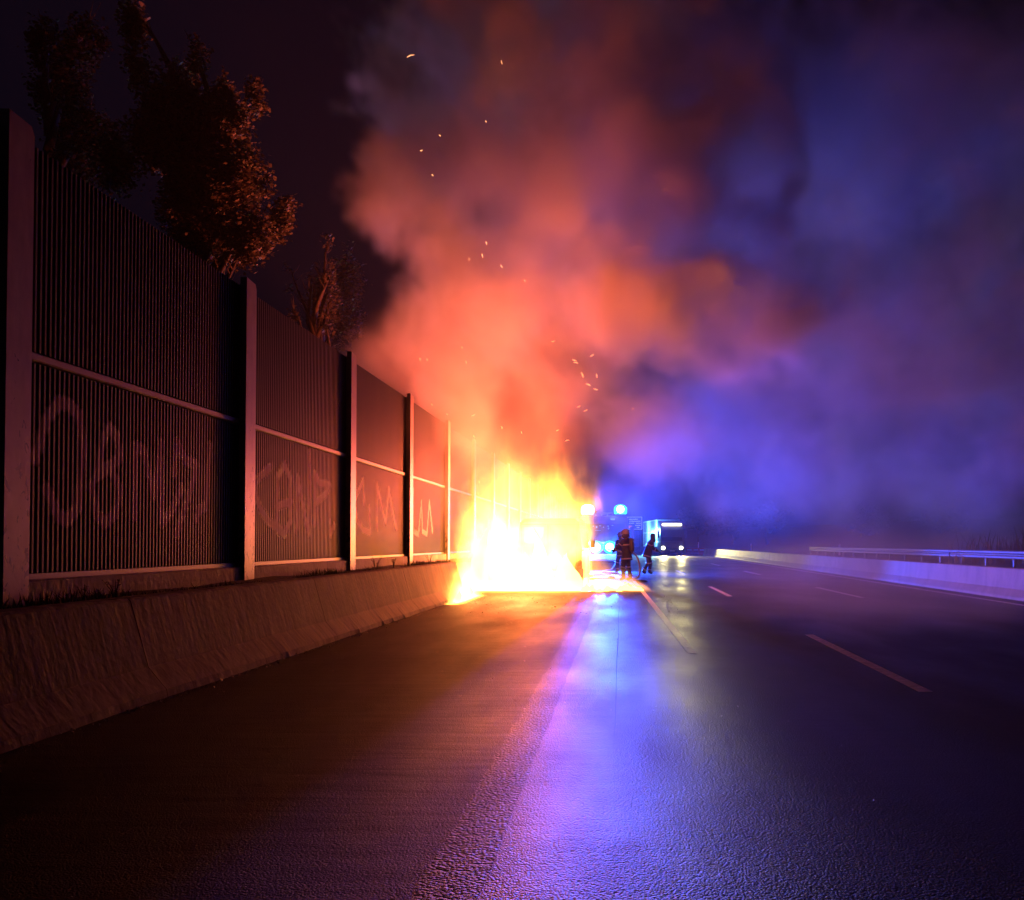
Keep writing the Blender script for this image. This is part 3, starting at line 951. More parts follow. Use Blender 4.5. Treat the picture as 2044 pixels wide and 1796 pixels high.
for s in (-1, 1):
    mb = MB(); mb.box((s * .43, -.045, 1.2), (.80, .04, 1.5), bev=.02); d = mb.build("rear_door", M_VAN, van)
    mb = MB(); mb.box((s * .43, -.069, 1.62), (.62, .008, .5), bev=.003); mb.build("window", M_GLASS, d)
    mb = MB(); mb.box((s * .08, -.075, 1.15), (.03, .02, .14), bev=.006); mb.build("handle", M_BLACK, d)
    mb = MB(); mb.box((s * .90, -.05, .98), (.11, .07, .55), bev=.02); mb.build("tail_light", mat("tail_light_red", (.6, .02, .02), .15), van)
    mb = MB(); mb.box((s * .955, 3.0, 1.55), (.008, .75, .5)); mb.build("side_window", M_GLASS, van)
    mb = MB(); mb.box((s * 1.08, 3.5, 1.35), (.16, .08, .26), bev=.03); mb.build("mirror", M_BLACK, van)
    wheel(van, s * .84, .85, .33, .22, s); wheel(van, s * .84, 3.6, .33, .22, s)
mb = MB(); mb.prism([(-1.02, .05), (-1.0, -.10), (-.85, -.19), (.85, -.19), (1.0, -.10), (1.02, .05)], 'z', .30, .62); mb.build("bumper", M_VAN, van)
mb = MB(); mb.box((0, -.197, .5), (.5, .01, .11)); mb.build("number_plate", M_WHITE, van)

# ---- fire engine facing the camera
M_ENG = mat("engine_paint", (.05, .045, .12), .3)
M_ENGW = mat("engine_white_band", (.7, .7, .72), .35)
eng = empty("fire_engine", (-.90, 49, 0), 0, "fire engine with flashing blue lights parked behind the burning van", "fire engine")
mb = MB()
cab = [(.0, .45), (-.02, 1.0), (.0, 1.45), (.16, 2.45), (.28, 2.78), (2.1, 2.85), (2.1, .45)]
mb.prism(cab, 'x', -1.22, 1.22); mb.build("cab", M_ENG, eng)
mb = MB(); mb.prism([(2.16, .5), (2.16, 3.0), (7.6, 3.0), (7.6, .5)], 'x', -1.24, 1.24); mb.build("equipment_body", M_ENG, eng)
mb = MB(); mb.prism([(-.012, 1.50), (.145, 2.38), (.16, 2.38), (.01, 1.50)], 'x', -1.08, 1.08); ws = mb.build("windscreen", M_GLASS, eng)
for k, (x, z, w, h) in enumerate([(-.55, 2.26, .05, .05), (-.38, 2.22, .07, .09), (-.20, 2.28, .10, .03), (-.02, 2.20, .05, .05), (.22, 2.26, .07, .04), (.24, 2.14, .05, .06), (.45, 2.30, .09, .03), (-.30, 2.04, .3, .015)]):
    y = -.012 + (z - 1.5) * .1785 - .012
    mb = MB(); mb.box((x, y, z), (w, .012, h), bev=.004); mb.build("dash_light", M_CABLAMP, ws)
for s in (-1, 1):
    mb = MB(); mb.tube([(s * .5 - .1, -.03, 1.5), (s * .5 + .25, .06, 2.0)], .012, 5); mb.build("wiper", M_BLACK, ws)
mb = MB(); mb.box((0, -.036, 1.38), (2.40, .03, .13), bev=.01); mb.build("white_band", M_ENGW, eng)
mb = MB()
mb.box((0, -.03, 1.12), (1.5, .03, .34), bev=.01); g = mb.build("grille", M_BLACK, eng)
for k in range(4):
    mb = MB(); mb.box((0, -.052, 1.0 + k * .08), (1.4, .02, .025), bev=.004); mb.build("grille_bar", M_CHROME, g)
for k, x in enumerate((-.38, .30)):
    mb = MB(); mb.lathe([(.31, 0), (.33, .03), (.25, .06), (.02, .062)], (x, -.065, 1.17), 20, Matrix.Rotation(R(90), 4, 'X')); fl = mb.build("blue_flasher", M_CYAN, eng)
    mb = MB(); mb.lathe([(.21, 0), (.20, .05), (.10, .09), (.01, .1)], (x, -.13, 1.17), 20, Matrix.Rotation(R(90), 4, 'X')); mb.build("flasher_bulb", M_BEACON, fl)
    point_lamp('flasher_light', (x, -.5, 1.2), 260, (.02, .16, 1.0), .1, eng)  # added point ahead of the lens, throws blue back on the cab
    spot_lamp("flasher_light", (x, -.30, 1.17), (x + 9, -30, -.6), FLASH_W / 2, (.012, .075, 1.0), .12, 45, .4, eng)
mb = MB(); mb.box((0, -.12, .62), (2.44, .26, .36), bev=.05); bp = mb.build("bumper", M_ENGW, eng)
mb = MB(); mb.box((-.05, -.258, .60), (.52, .012, .12), bev=.003); mb.build("number_plate", M_WHITE, bp)
for s in (-1, 1):
    mb = MB(); mb.box((s * .95, -.26, .68), (.32, .03, .16), bev=.01); mb.build("headlight", M_CHROME, bp)
    mb = MB(); mb.tube([(s * 1.2, .2, 2.35), (s * 1.42, .02, 2.38), (s * 1.46, .0, 2.3)], .02, 6); ma = mb.build("mirror_arm", M_BLACK, eng)
    mb = MB(); mb.box((s * 1.47, .0, 1.95), (.2, .09, .58), bev=.04); mb.build("mirror", M_BLACK, ma)
    wheel(eng, s * 1.03, 1.1, .50, .32, s); wheel(eng, s * 1.03, 5.9, .50, .32, s)
    mb = MB(); mb.lathe([(.30, -.05), (.34, .05), (.34, .24), (.28, .37), (.15, .44), (.01, .45)], (s * .86, .62, 2.95), 20); bc = mb.build("beacon", M_CYAN, eng)
    mb = MB(); mb.lathe([(.20, 0), (.20, .02), (.14, .07), (.01, .09)], (s * .86, .265, 3.14), 18, Matrix.Rotation(R(90), 4, 'X')); mb.build("beacon_bulb", M_BEACON, bc)
    mb = MB(); mb.box((s * .86, .62, 2.89), (.44, .40, .1), bev=.02); mb.build("beacon_base", M_BLACK, eng)
    # beacon cones, aimed right and up so that blue misses the fence
    spot_lamp("beacon_light", (s * .86 + .30, .10, 3.2), (s * .86 + 15, -11, 8), BEACON_W / 2, BLUE_COL, .14, 118, .7, eng)
spot_lamp("beacon_light", (-1.1, .30, 3.12), (-4.3, -23.2, -.8), 4500, (.25, .22, 1.0), .14, 3.6, .9, eng)  # extra narrow cone added to brighten the farther fence posts
spot_lamp('beacon_light', (-1.08, .30, 3.3), (-6.0, -13, 14), BEACON_W * .25, (.10, .12, 1.0), .14, 74, .8, eng)  # added cone that turns the smoke column's upper left blue
point_lamp('beacon_light', (.64, .22, 3.3), 1300, BLUE_COL, .12, eng)
for x in (-.42, -.12, .18):
    mb = MB(); mb.box((x, .27, 2.84), (.07, .05, .04), bev=.01); mb.build("marker_lamp", M_CABLAMP, eng)
mb = MB(); mb.box((0, .95, 2.94), (.9, .3, .14), bev=.03); mb.build("roof_hatch", M_BLACK, eng)
mb = MB(); mb.box((.45, .15, 2.62), (.24, .02, .07)); mb.build("cab_badge", M_CABLAMP, eng)
for s in (-1, 1):
    mb = MB(); mb.box((s * 1.245, 1.15, 2.0), (.01, .9, .7)); mb.build("side_window", M_GLASS, eng)
    for k in range(3):
        mb = MB(); mb.box((s * 1.252, 3.2 + 1.6 * k, 1.9), (.02, 1.4, 1.7), bev=.006); mb.build("locker_shutter", M_STEEL, eng)

# ---- articulated truck coming towards us
M_CAB = mat("truck_paint", (.06, .07, .12), .3)
trk = empty("oncoming_truck", (5.33, 99, 0), R(6.0), "oncoming articulated truck with bright headlights and a lit roof sign", "truck")
mb = MB(); mb.prism([(0, .45), (-.03, 1.5), (.18, 2.75), (.5, 3.55), (2.2, 3.75), (2.2, .45)], 'x', -1.22, 1.22); mb.build("cab", M_CAB, trk)
mb = MB(); mb.prism([(-.02, 1.6), (.17, 2.62), (.20, 2.62), (.01, 1.6)], 'x', -1.08, 1.08); mb.build("windscreen", M_GLASS, trk)
mb = MB(); mb.box((0, .12, 3.30), (2.15, .28, .30), bev=.1); mb.build("roof_sign", M_SIGNLAMP, trk)
mb = MB(); mb.box((0, -.05, 1.05), (1.5, .05, .6), bev=.02); g = mb.build("grille", M_BLACK, trk)
for k in range(4):
    mb = MB(); mb.box((0, -.085, .86 + k * .13), (1.4, .02, .04)); mb.build("grille_bar", M_CHROME, g)
mb = MB(); mb.box((0, -.12, .52), (2.44, .25, .32), bev=.05); bp = mb.build("bumper", M_CAB, trk)
mb = MB(); mb.box((0, -.25, .55), (.52, .012, .11)); mb.build("number_plate", M_WHITE, bp)
for s in (-1, 1):
    mb = MB(); mb.lathe([(.17, 0), (.18, .03), (.12, .09), (.02, .11)], (s * .95, -.06, .84), 16, Matrix.Rotation(R(90), 4, 'X')); mb.build("headlight", M_HEAD, trk)
    mb = MB(); mb.box((s * 1.42, .1, 2.3), (.2, .14, .8), bev=.05); mb.build("mirror", M_BLACK, trk)
    mb = MB(); mb.box((s * .62, .0, 1.50), (.16, .04, .06)); mb.build("marker_lamp", M_HEAD, trk)
    wheel(trk, s * 1.02, 1.3, .5, .32, s); wheel(trk, s * 1.02, 9.5, .5, .32, s); wheel(trk, s * 1.02, 10.9, .5, .32, s); wheel(trk, s * 1.02, 12.3, .5, .32, s)
    spot_lamp("headlight_beam", (s * .95, -.30, .86), (s * 1.6 - 2.5, -40, -.2), 9000, (1.0, .86, .32), .1, 70, .8, trk)
M_TRL = mat("trailer_white", (.72, .76, .8), .4)
mb = MB(); mb.box((0, 8.2, 2.42), (2.5, 11.2, 2.96), bev=.04); tr = mb.build("trailer", M_TRL, trk)
M_TAPE = mat("contour_tape", (.8, .8, .8), .3, emis=(.35, .8, 1.0), estr=.8)  # tape emits a little, reflected light put into its colour
for (c, d) in [((-1.256, 8.2, 3.84), (.012, 11.1, .08)), ((-1.256, 8.2, 2.55), (.012, 11.1, .10)), ((-1.256, 2.68, 2.5), (.012, .08, 2.6)), ((-1.256, 13.72, 2.5), (.012, .08, 2.6)), ((-1.256, 8.2, 1.02), (.012, 11.1, .07))]:
    mb = MB(); mb.box(c, d); mb.build("contour_tape", M_TAPE, tr)
mb = MB(); mb.box((-1.30, 2.36, 2.9), (.10, .10, .20), bev=.03); mb.build("added_side_lamp", M_BEACON, trk)  # added fixtures, no such lamps known on this truck
mb = MB(); mb.box((-1.30, 2.36, 1.5), (.10, .10, .14), bev=.03); mb.build("added_side_lamp", M_BEACON, trk)
point_lamp("added_trailer_light", (-2.0, 2.3, 2.7), 700, (.2, .75, 1.0), .15, trk)  # added cyan lamps that brighten the trailer side
point_lamp("added_trailer_light", (-2.4, 9.0, 2.6), 500, (.2, .75, 1.0), .15, trk)

# ================================================================== people
M_SUIT = mat("turnout_cloth", (.03, .032, .08), .8, nscale=14, ncol=(.016, .016, .04), bump=.6, bscale=12, bdist=.03)
M_BAND = mat("reflective_band", (.38, .34, .36), .4)
M_SKIN = mat("skin", (.45, .27, .19), .5)
M_BOOT = mat("boot", (.015, .015, .015), .5)
M_HELM = mat("helmet_shell", (.22, .2, .24), .25)
M_TANK = mat("air_cylinder", (.06, .06, .07), .35)
M_GLOVE = mat("glove", (.06, .045, .03), .8)


def person(loc, rz, J, label, helmet=True, tank=True, hood=False, hunch=0.0):
    """J: joint positions in metres, facing +y. One continuous skinned body."""
    t = empty("person", loc, rz, label, "person", "firefighters at the burning van")
    V = []; E = []; RR = []; kind = []
    def v(p, r_, k, par=None):
        V.append(p); RR.append(r_); kind.append(k)
        if par is not None: E.append((par, len(V) - 1))
        return len(V) - 1
    p0 = v(J['pelvis'], (.165, .145), 's')
    w = v(J['waist'], (.165, .14), 's', p0)
    c = v(J['chest'], (.20, .165), 's', w)
    c2 = v(J['collar'], (.15, .12), 's', c)
    nk = v(J['neck'], (.06, .065), 'k', c2)
    h1 = v(J['head1'], (.078, .09), 'k', nk)
    h2 = v(J['head2'], (.072, .088), 'k', h1)
    fwd = Vector((0, 1, 0))
    nose = Vector(J['head1']) + Vector((0, .098, .0)) + Vector(J.get('look', (0, 0, 0))) * .1
    v(tuple(nose), (.018, .018), 'k', h1)
    for s, side in ((-1, 'L'), (1, 'R')):
        sh = v(J['sh' + side], (.085, .085), 's', c2)
        el = v(J['el' + side], (.068, .068), 's', sh)
        wr = v(J['wr' + side], (.05, .05), 's', el)
        d = (Vector(J['wr' + side]) - Vector(J['el' + side])).normalized()
        sd = d.cross(Vector((0, 0, 1)));
        sd = sd.normalized() if sd.length > .1 else Vector((1, 0, 0))
        pm = Vector(J['wr' + side]) + d * .085
        pal = v(tuple(pm), (.036, .022), 'g', wr)
        for q, off in enumerate((-.032, -.011, .011, .032)):
            ln = (.065, .08, .075, .058)[q]
            a1 = pm + d * ln * .6 + sd * off; a2 = a1 + (d * .5 + Vector((0, 0, -.6))).normalized() * ln * .6
            f1 = v(tuple(a1), (.011, .011), 'g', pal); v(tuple(a2), (.009, .009), 'g', f1)
        th = v(tuple(pm - d * .03 + sd * .045 * s), (.012, .012), 'g', pal); v(tuple(pm + d * .02 + sd * .06 * s + Vector((0, 0, -.02))), (.010, .010), 'g', th)
        hp = v(J['hip' + side], (.115, .12), 's', p0)
        kn = v(J['kn' + side], (.088, .09), 's', hp)
        an = v(J['an' + side], (.072, .078), 'b', kn)
        toe = v(tuple(Vector(J['an' + side]) + Vector(J.get('toe' + side, (0, .17, -.045)))), (.055, .042), 'b', an)
    me = bpy.data.meshes.new("body"); me.from_pydata([tuple(p) for p in V], E, []); me.update()
    o = bpy.data.objects.new("body_build", me); COL.objects.link(o)
    sk = o.modifiers.new("skin", 'SKIN'); sk.use_smooth_shade = True
    lay = me.skin_vertices[0].data
    for i, r_ in enumerate(RR): lay[i].radius = r_
    lay[0].use_root = True
    sb = o.modifiers.new("sub", 'SUBSURF'); sb.levels = 2; sb.render_levels = 2
    dg = bpy.context.evaluated_depsgraph_get()
    me2 = bpy.data.meshes.new_from_object(o.evaluated_get(dg))
    bpy.data.objects.remove(o)
    me2.name = "body"; me2.materials.clear()
    for m_ in (M_SUIT, M_SKIN, M_GLOVE, M_BOOT): me2.materials.append(m_)
    KV = [Vector(p) for p in V]; mi = {'s': 0, 'k': 1, 'g': 2, 'b': 3}
    for p in me2.polygons:
        c_ = p.center
        j = min(range(len(KV)), key=lambda q: (KV[q] - c_).length - .4 * max(RR[q]))
        p.material_index = mi[kind[j]]; p.use_smooth = True
    link("body", me2, t)
    # jacket skirt, reflective bands
    def band(a, b, f, r_, hgt=.045, name="reflective_band", m_=M_BAND, ry=None):
        a, b = Vector(a), Vector(b); c_ = a.lerp(b, f); d = (b - a).normalized()
        q = Vector((0, 0, 1)).rotation_difference(d).to_matrix().to_4x4()
        ry = ry or r_
        prof = [(r_ - .004, -hgt / 2), (r_, -hgt / 2), (r_, hgt / 2), (r_ - .004, hgt / 2)]
        mb = MB(); mb.lathe(prof, tuple(c_), 14, q, True, 1, ry / r_); mb.build(name, m_, t)
    pv = Vector(J['pelvis']); wv = Vector(J['waist'])
    mb = MB(); q = Vector((0, 0, 1)).rotation_difference((wv - pv).normalized()).to_matrix().to_4x4()
    mb.lathe([(.225, -.20), (.232, -.17), (.215, .0), (.20, .14), (.19, .3)], tuple(pv), 18, q, True, 1, .85); mb.build("jacket_skirt", M_SUIT, t)
    band(pv, wv, -.95, .238, .05, ry=.205)
    band(J['waist'], J['chest'], .9, .212, .05, ry=.185)
    for side in 'LR':
        band(J['hip' + side], J['kn' + side], .98, .108); band(J['kn' + side], J['an' + side], .72, .092)
        band(J['el' + side], J['wr' + side], .45, .072, .035); band(J['sh' + side], J['el' + side], .5, .084, .035)
    h = Vector(J['head2'])
    if helmet:
        mb = MB(); mb.lathe([(.15, -.02), (.155, -.005), (.135, .01), (.13, .07), (.10, .125), (.05, .15), (.01, .155)], tuple(h + Vector((0, -.005, .005))), 18, None, True, .9, 1.12)
        hm = mb.build("helmet", M_HELM, t)
        mb = MB(); mb.box(tuple(h + Vector((0, .0, .155))), (.02, .2, .03), bev=.008); mb.build("crest", M_HELM, hm)
        mb = MB(); mb.lathe([(.075, -.05), (.088, -.02), (.088, .03), (.075, .05)], tuple(Vector(J['head1']) + Vector((0, .035, .01))), 12, None, True, .9, 1); fm = mb.build("face_mask", M_GLASS, t)
        mb = MB(); mb.tube([Vector(J['head1']) + Vector((0, .10, -.035)), Vector(J['head1']) + Vector((0, .155, -.06))], [.045, .03], 10); mb.build("mask_valve", M_BEACONLESS, fm)
        mb = MB(); mb.lathe([(.12, -.16), (.125, -.12), (.115, .0)], tuple(h + Vector((0, -.03, 0))), 14); mb.build("neck_guard", M_SUIT, t)
    if hood:
        mb = MB(); mb.lathe([(.13, -.26), (.125, -.18), (.105, -.10), (.112, -.02), (.105, .06), (.07, .115), (.01, .13)], tuple(h + Vector((0, -.022, 0))), 16); mb.build("hood", M_SUIT, t)
    if tank:
        bc = Vector(J['chest']); d = (bc - wv).normalized()
        b0 = wv + Vector((0, -.24, -.02)); b1 = b0 + d * .48
        mb = MB(); mb.tube([b0, b0 + d * .03, b0 + d * .43, b1], [.05, .085, .085, .04], 12); tk = mb.build("air_cylinder", M_TANK, t)
        mb = MB(); mb.tube([b0 - d * .05, b0], [.025, .03], 8); mb.build("valve", M_STEEL, tk)
        for s in (-1, 1):
            mb = MB(); mb.tube([b1 + Vector((s * .06, .02, 0)), Vector((s * .12, bc.y - .1, bc.z + .2)), Vector((s * .13, bc.y + .12, bc.z + .14)), Vector((s * .13, bc.y + .18, bc.z - .06)), Vector((s * .15, wv.y + .12, wv.z))], .02, 6)
            mb.build("shoulder_strap", M_BLACK, t)
    return t


M_BEACONLESS = mat("mask_rubber", (.35, .36, .38), .4)
stand = dict(pelvis=(0, 0, .95), waist=(0, .01, 1.1), chest=(0, .03, 1.34), collar=(0, .02, 1.48), neck=(0, .03, 1.56), head1=(0, .06, 1.64), head2=(0, .055, 1.73),
             shL=(-.20, .02, 1.45), shR=(.20, .02, 1.45), elL=(-.27, .03, 1.18), elR=(.27, .02, 1.18), wrL=(-.24, .20, 1.02), wrR=(.25, .16, .98),
             hipL=(-.10, 0, .88), hipR=(.10, 0, .88), knL=(-.12, .03, .50), knR=(.12, .02, .50), anL=(-.13, -.01, .10), anR=(.13, -.03, .10))
# near firefighter: faces the fire (left), arms forward on the hose
a = dict(stand); a.update(shL=(-.20, .05, 1.44), elL=(-.26, .22, 1.22), wrL=(-.14, .42, 1.14), elR=(.27, .06, 1.16), wrR=(.16, .27, 1.02), anL=(-.14, .05, .10), knL=(-.12, .10, .50), anR=(.14, -.10, .10), knR=(.13, .0, .5))
person((.20, 34.7, 0), R(62), a, "firefighter in helmet and breathing mask facing the flames, hose in hand")
# far firefighter: walking, leaning slightly, dark hood
b_ = dict(stand)
b_.update(waist=(0, .04, 1.09), chest=(0, .12, 1.31), collar=(0, .15, 1.44), neck=(0, .18, 1.51), head1=(0, .24, 1.58), head2=(0, .25, 1.68),
          shL=(-.19, .14, 1.41), shR=(.19, .14, 1.41), elL=(-.25, .02, 1.16), elR=(.25, .17, 1.14), wrL=(-.22, .16, .98), wrR=(.2, .36, 1.06),
          knL=(-.11, .16, .52), anL=(-.12, .08, .12), knR=(.11, .0, .50), anR=(.12, -.26, .14))
person((1.15, 41, 0), R(-78), b_, "firefighter in a dark hood walking right, between the fire engine and the oncoming truck", helmet=False, tank=False, hood=True)
# third, mostly hidden behind the first
c_ = dict(stand); c_.update(knL=(-.13, .10, .5), anL=(-.16, .04, .1), anR=(.18, -.14, .1))
person((-.02, 43.2, 0), R(40), c_, "firefighter almost hidden behind the one in the breathing mask", helmet=True, tank=False)

# fire hose on the road
M_HOSE = mat("hose_fabric", (.55, .52, .48), .8, bump=.3, bscale=60, bdist=.003)
def smooth_path(ps, n=10):
    out = []; ps = [Vector(p) for p in ps]
    for i in range(len(ps) - 1):
        p0 = ps[max(i - 1, 0)]; p1 = ps[i]; p2 = ps[i + 1]; p3 = ps[min(i + 2, len(ps) - 1)]
        for k in range(n):
            t = k / n
            out.append(.5 * ((2 * p1) + (p2 - p0) * t + (2 * p0 - 5 * p1 + 4 * p2 - p3) * t * t + (3 * p1 - p0 - 3 * p2 + p3) * t ** 3))
    out.append(ps[-1]); return out
mb = MB(); mb.tube(smooth_path([(-.25, 48.5, .4), (-.5, 47.5, .05), (-.9, 44, .04), (-.1, 42, .04), (-1.3, 40, .04), (-1.4, 38.2, .04), (-.5, 38.6, .04), (-.3, 37, .04), (-1.2, 36, .04), (-.7, 35.2, .05), (.1, 35.6, .04), (.62, 35.4, .1), (.68, 35.1, .55), (.48, 34.9, 1.0), (.0, 34.85, 1.08), (-.28, 34.9, 1.12)]), .035, 8)
hz = mb.build("fire_hose", M_HOSE); tag(hz, "pale fire hose snaking over the road from the fire engine to the firefighter's hands", "hose")
mb = MB(); mb.tube([(-.28, 34.9, 1.12), (-.36, 34.9, 1.13), (-.52, 34.9, 1.15)], [.04, .03, .022], 10); mb.build("nozzle", M_BLACK, hz)
mb = MB(); mb.tube(smooth_path([(.45, 34.75, .03), (.62, 34.3, .03), (.9, 33.9, .03), (.75, 33.4, .03), (.55, 33.2, .03)]), .03, 8)
tag(mb.build("fire_hose", M_BLACK), "short dark hose end lying on the road by the firefighter's boots", "hose")

# ================================================================== fire
def fire_material(name, k):
    m = bpy.data.materials.new(name); m.use_nodes = True
    N = m.node_tree.nodes; L = m.node_tree.links; N.clear()
    at_ = N.new("ShaderNodeAttribute"); at_.attribute_name = "density"
    mu = N.new("ShaderNodeMath"); mu.operation = 'MULTIPLY'; mu.inputs[1].default_value = k
    L.new(at_.outputs["Fac"], mu.inputs[0])
    e = N.new("ShaderNodeEmission"); e.inputs["Color"].default_value = (1.0, .34, .05, 1)
    L.new(mu.outputs[0], e.inputs["Strength"])
    o = N.new("ShaderNodeOutputMaterial"); L.new(e.outputs[0], o.inputs["Volume"])
    m.cycles.volume_step_rate = 1.0
    m.cycles.emission_sampling = 'NONE'
    return m


def smoke_material(name, col, aniso):
    m = bpy.data.materials.new(name); m.use_nodes = True
    N = m.node_tree.nodes; L = m.node_tree.links; N.clear()
    p = N.new("ShaderNodeVolumePrincipled")
    p.inputs["Color"].default_value = (*col, 1)
    p.inputs["Anisotropy"].default_value = aniso
    p.inputs["Density"].default_value = 1.0
    p.inputs["Density Attribute"].default_value = "density"
    o = N.new("ShaderNodeOutputMaterial"); L.new(p.outputs[0], o.inputs["Volume"])
    return m


def grid_volume(name, field, lo, hi, mat_, parent=None):
    """field: numpy array [nx,ny,nz]; stored on points and turned into a fog volume"""
    nx, ny, nz = field.shape
    me = bpy.data.meshes.new(name); N = nx * ny * nz
    me.vertices.add(N)
    g = np.stack(np.meshgrid(np.linspace(lo[0], hi[0], nx), np.linspace(lo[1], hi[1], ny), np.linspace(lo[2], hi[2], nz), indexing='ij'), -1).astype(np.float32)
    me.vertices.foreach_set("co", g.reshape(-1))
    a_ = me.attributes.new("d", 'FLOAT', 'POINT'); a_.data.foreach_set("value", np.ascontiguousarray(field, dtype=np.float32).ravel())
    me.update()
    o = link(name, me, parent, tuple(-parent.location) if parent is not None else (0, 0, 0))
    ng = bpy.data.node_groups.new(name, 'GeometryNodeTree')
    ng.interface.new_socket("Geometry", in_out='INPUT', socket_type='NodeSocketGeometry')
    ng.interface.new_socket("Geometry", in_out='OUTPUT', socket_type='NodeSocketGeometry')
    N_ = ng.nodes; L = ng.links
    gi = N_.new("NodeGroupInput"); go = N_.new("NodeGroupOutput")
    na = N_.new("GeometryNodeInputNamedAttribute"); na.data_type = 'FLOAT'; na.inputs["Name"].default_value = "d"
    pos = N_.new("GeometryNodeInputPosition"); sep = N_.new("ShaderNodeSeparateXYZ"); L.new(pos.outputs[0], sep.inputs[0])
    idx = None
    for k, (n, mul) in enumerate(((nx, ny * nz), (ny, nz), (nz, 1))):
        mr = N_.new("ShaderNodeMapRange")
        mr.inputs["From Min"].default_value = lo[k]; mr.inputs["From Max"].default_value = hi[k]
        mr.inputs["To Min"].default_value = 0; mr.inputs["To Max"].default_value = n - 1
        L.new(sep.outputs[k], mr.inputs["Value"])
        ri = N_.new("FunctionNodeFloatToInt"); ri.rounding_mode = 'ROUND'; L.new(mr.outputs[0], ri.inputs[0])
        im = N_.new("FunctionNodeIntegerMath"); im.operation = 'MULTIPLY'; L.new(ri.outputs[0], im.inputs[0]); im.inputs[1].default_value = mul
        if idx is None: idx = im.outputs[0]
        else:
            ia = N_.new("FunctionNodeIntegerMath"); ia.operation = 'ADD'; L.new(idx, ia.inputs[0]); L.new(im.outputs[0], ia.inputs[1]); idx = ia.outputs[0]
    si = N_.new("GeometryNodeSampleIndex"); si.data_type = 'FLOAT'; si.domain = 'POINT'; si.clamp = True
    L.new(gi.outputs[0], si.inputs["Geometry"]); L.new(na.outputs["Attribute"], si.inputs["Value"]); L.new(idx, si.inputs["Index"])
    vc = N_.new("GeometryNodeVolumeCube")
    vc.inputs["Min"].default_value = lo; vc.inputs["Max"].default_value = hi
    vc.inputs["Resolution X"].default_value = nx; vc.inputs["Resolution Y"].default_value = ny; vc.inputs["Resolution Z"].default_value = nz
    L.new(si.outputs[0], vc.inputs["Density"])
    sm = N_.new("GeometryNodeSetMaterial"); sm.inputs["Material"].default_value = mat_
    L.new(vc.outputs[0], sm.inputs["Geometry"]); L.new(sm.outputs[0], go.inputs[0])
    md = o.modifiers.new("fog", 'NODES'); md.node_group = ng
    return o


LAT = np.random.RandomState(77).rand(64, 64, 64).astype(np.float32)


def vnoise(x, y, z):
    xi = np.floor(x).astype(np.int32); yi = np.floor(y).astype(np.int32); zi = np.floor(z).astype(np.int32)
    fx = x - xi; fy = y - yi; fz = z - zi
    fx = fx * fx * (3 - 2 * fx); fy = fy * fy * (3 - 2 * fy); fz = fz * fz * (3 - 2 * fz)
    x0 = xi & 63; x1 = (xi + 1) & 63; y0 = yi & 63; y1 = (yi + 1) & 63; z0 = zi & 63; z1 = (zi + 1) & 63
    def lz(a, b): 
        p = LAT[a, b, z0]; return p + (LAT[a, b, z1] - p) * fz
    c00 = lz(x0, y0); c01 = lz(x0, y1); a = c00 + (c01 - c00) * fy
    c10 = lz(x1, y0); c11 = lz(x1, y1); b = c10 + (c11 - c10) * fy
    return a + (b - a) * fx


def fbm(x, y, z, oct=4, gain=.5):
    s = 0; a = 1; t = 0
    for i in range(oct):
        s = s + a * vnoise(x + 17.3 * i, y + 5.1 * i, z + 9.7 * i); t += a; a *= gain
        x, y, z = x * 2.03, y * 2.03, z * 2.03
    return s / t


def sstep(a, b, x):
    t = np.clip((x - a) / (b - a), 0, 1); return t * t * (3 - 2 * t)


fire = empty("vehicle_fire", (-2.2, 28, 0), 0, "tall white hot and yellow blaze swallowing the van beside the barrier end", "fire")
lo = (-6.2, 26.0, 0.0); hi = (1.6, 33.2, 6.2)
nx, ny, nz = 112, 72, 110
gx, gy, gz = np.meshgrid(np.linspace(lo[0], hi[0], nx), np.linspace(lo[1], hi[1], ny), np.linspace(lo[2], hi[2], nz), indexing='ij')
gx = gx.astype(np.float32); gy = gy.astype(np.float32); gz = gz.astype(np.float32)
wx = gx + (fbm(gx * 1.5, gy * 1.0, gz * .7 + 3, 4) - .5) * 2.6 * np.clip(gz / 2, .1, 1)
wz = gz + (fbm(gx * 1.5 + 40, gy * 1.2, gz * .35, 4) - .5) * 3.4 * np.clip(gz / 1.5, 0, 1)
# height of the hot body for each lateral position (traced from the blaze's outline)
prof_x = np.array([-6.2, -5.2, -4.75, -4.4, -3.9, -3.2, -2.4, -1.9, -1.5, -1.15, -.95, -.7, -.2, .3, .62, .9])
prof_h = np.array([0, 1.0, 2.6, 3.5, 3.8, 4.0, 3.6, 3.9, 3.8, 3.1, 1.5, .55, .42, .38, .2, 0])
Hh = np.interp(wx, prof_x, prof_h).astype(np.float32)
depth = np.exp(-((gy - 29.0) / 2.2) ** 4)
depth = depth * np.where(gx > -1.0, sstep(26.2, 26.6, gy) * sstep(31.5, 29.5, gy), sstep(26.25, 26.7, gy))
f = np.clip(1.12 - wz / np.maximum(Hh, .04), 0, 1)
tt2 = fbm(wx * 2.6 + 5, gy * 1.6, gz * 1.4 - 3, 4, .6)
tt = fbm(wx * 1.8, gy * 1.8, gz * .7, 4)
tongues = sstep(.36, .56, tt)
core = f ** 1.25 * (1 - sstep(.8, 2.6, gz) * .8 * (1 - tongues)) * (Hh > .02)
low = np.exp(-gz / 1.9) * sstep(-4.9, -4.3, gx) * sstep(-.85, -1.35, gx) * 1.6
F = depth * (core * 1.0 + core * low * 5.0 + core * sstep(2.5, 1.2, gz) * sstep(-4.9, -4.3, gx) * sstep(-.85, -1.35, gx) * 5.0)
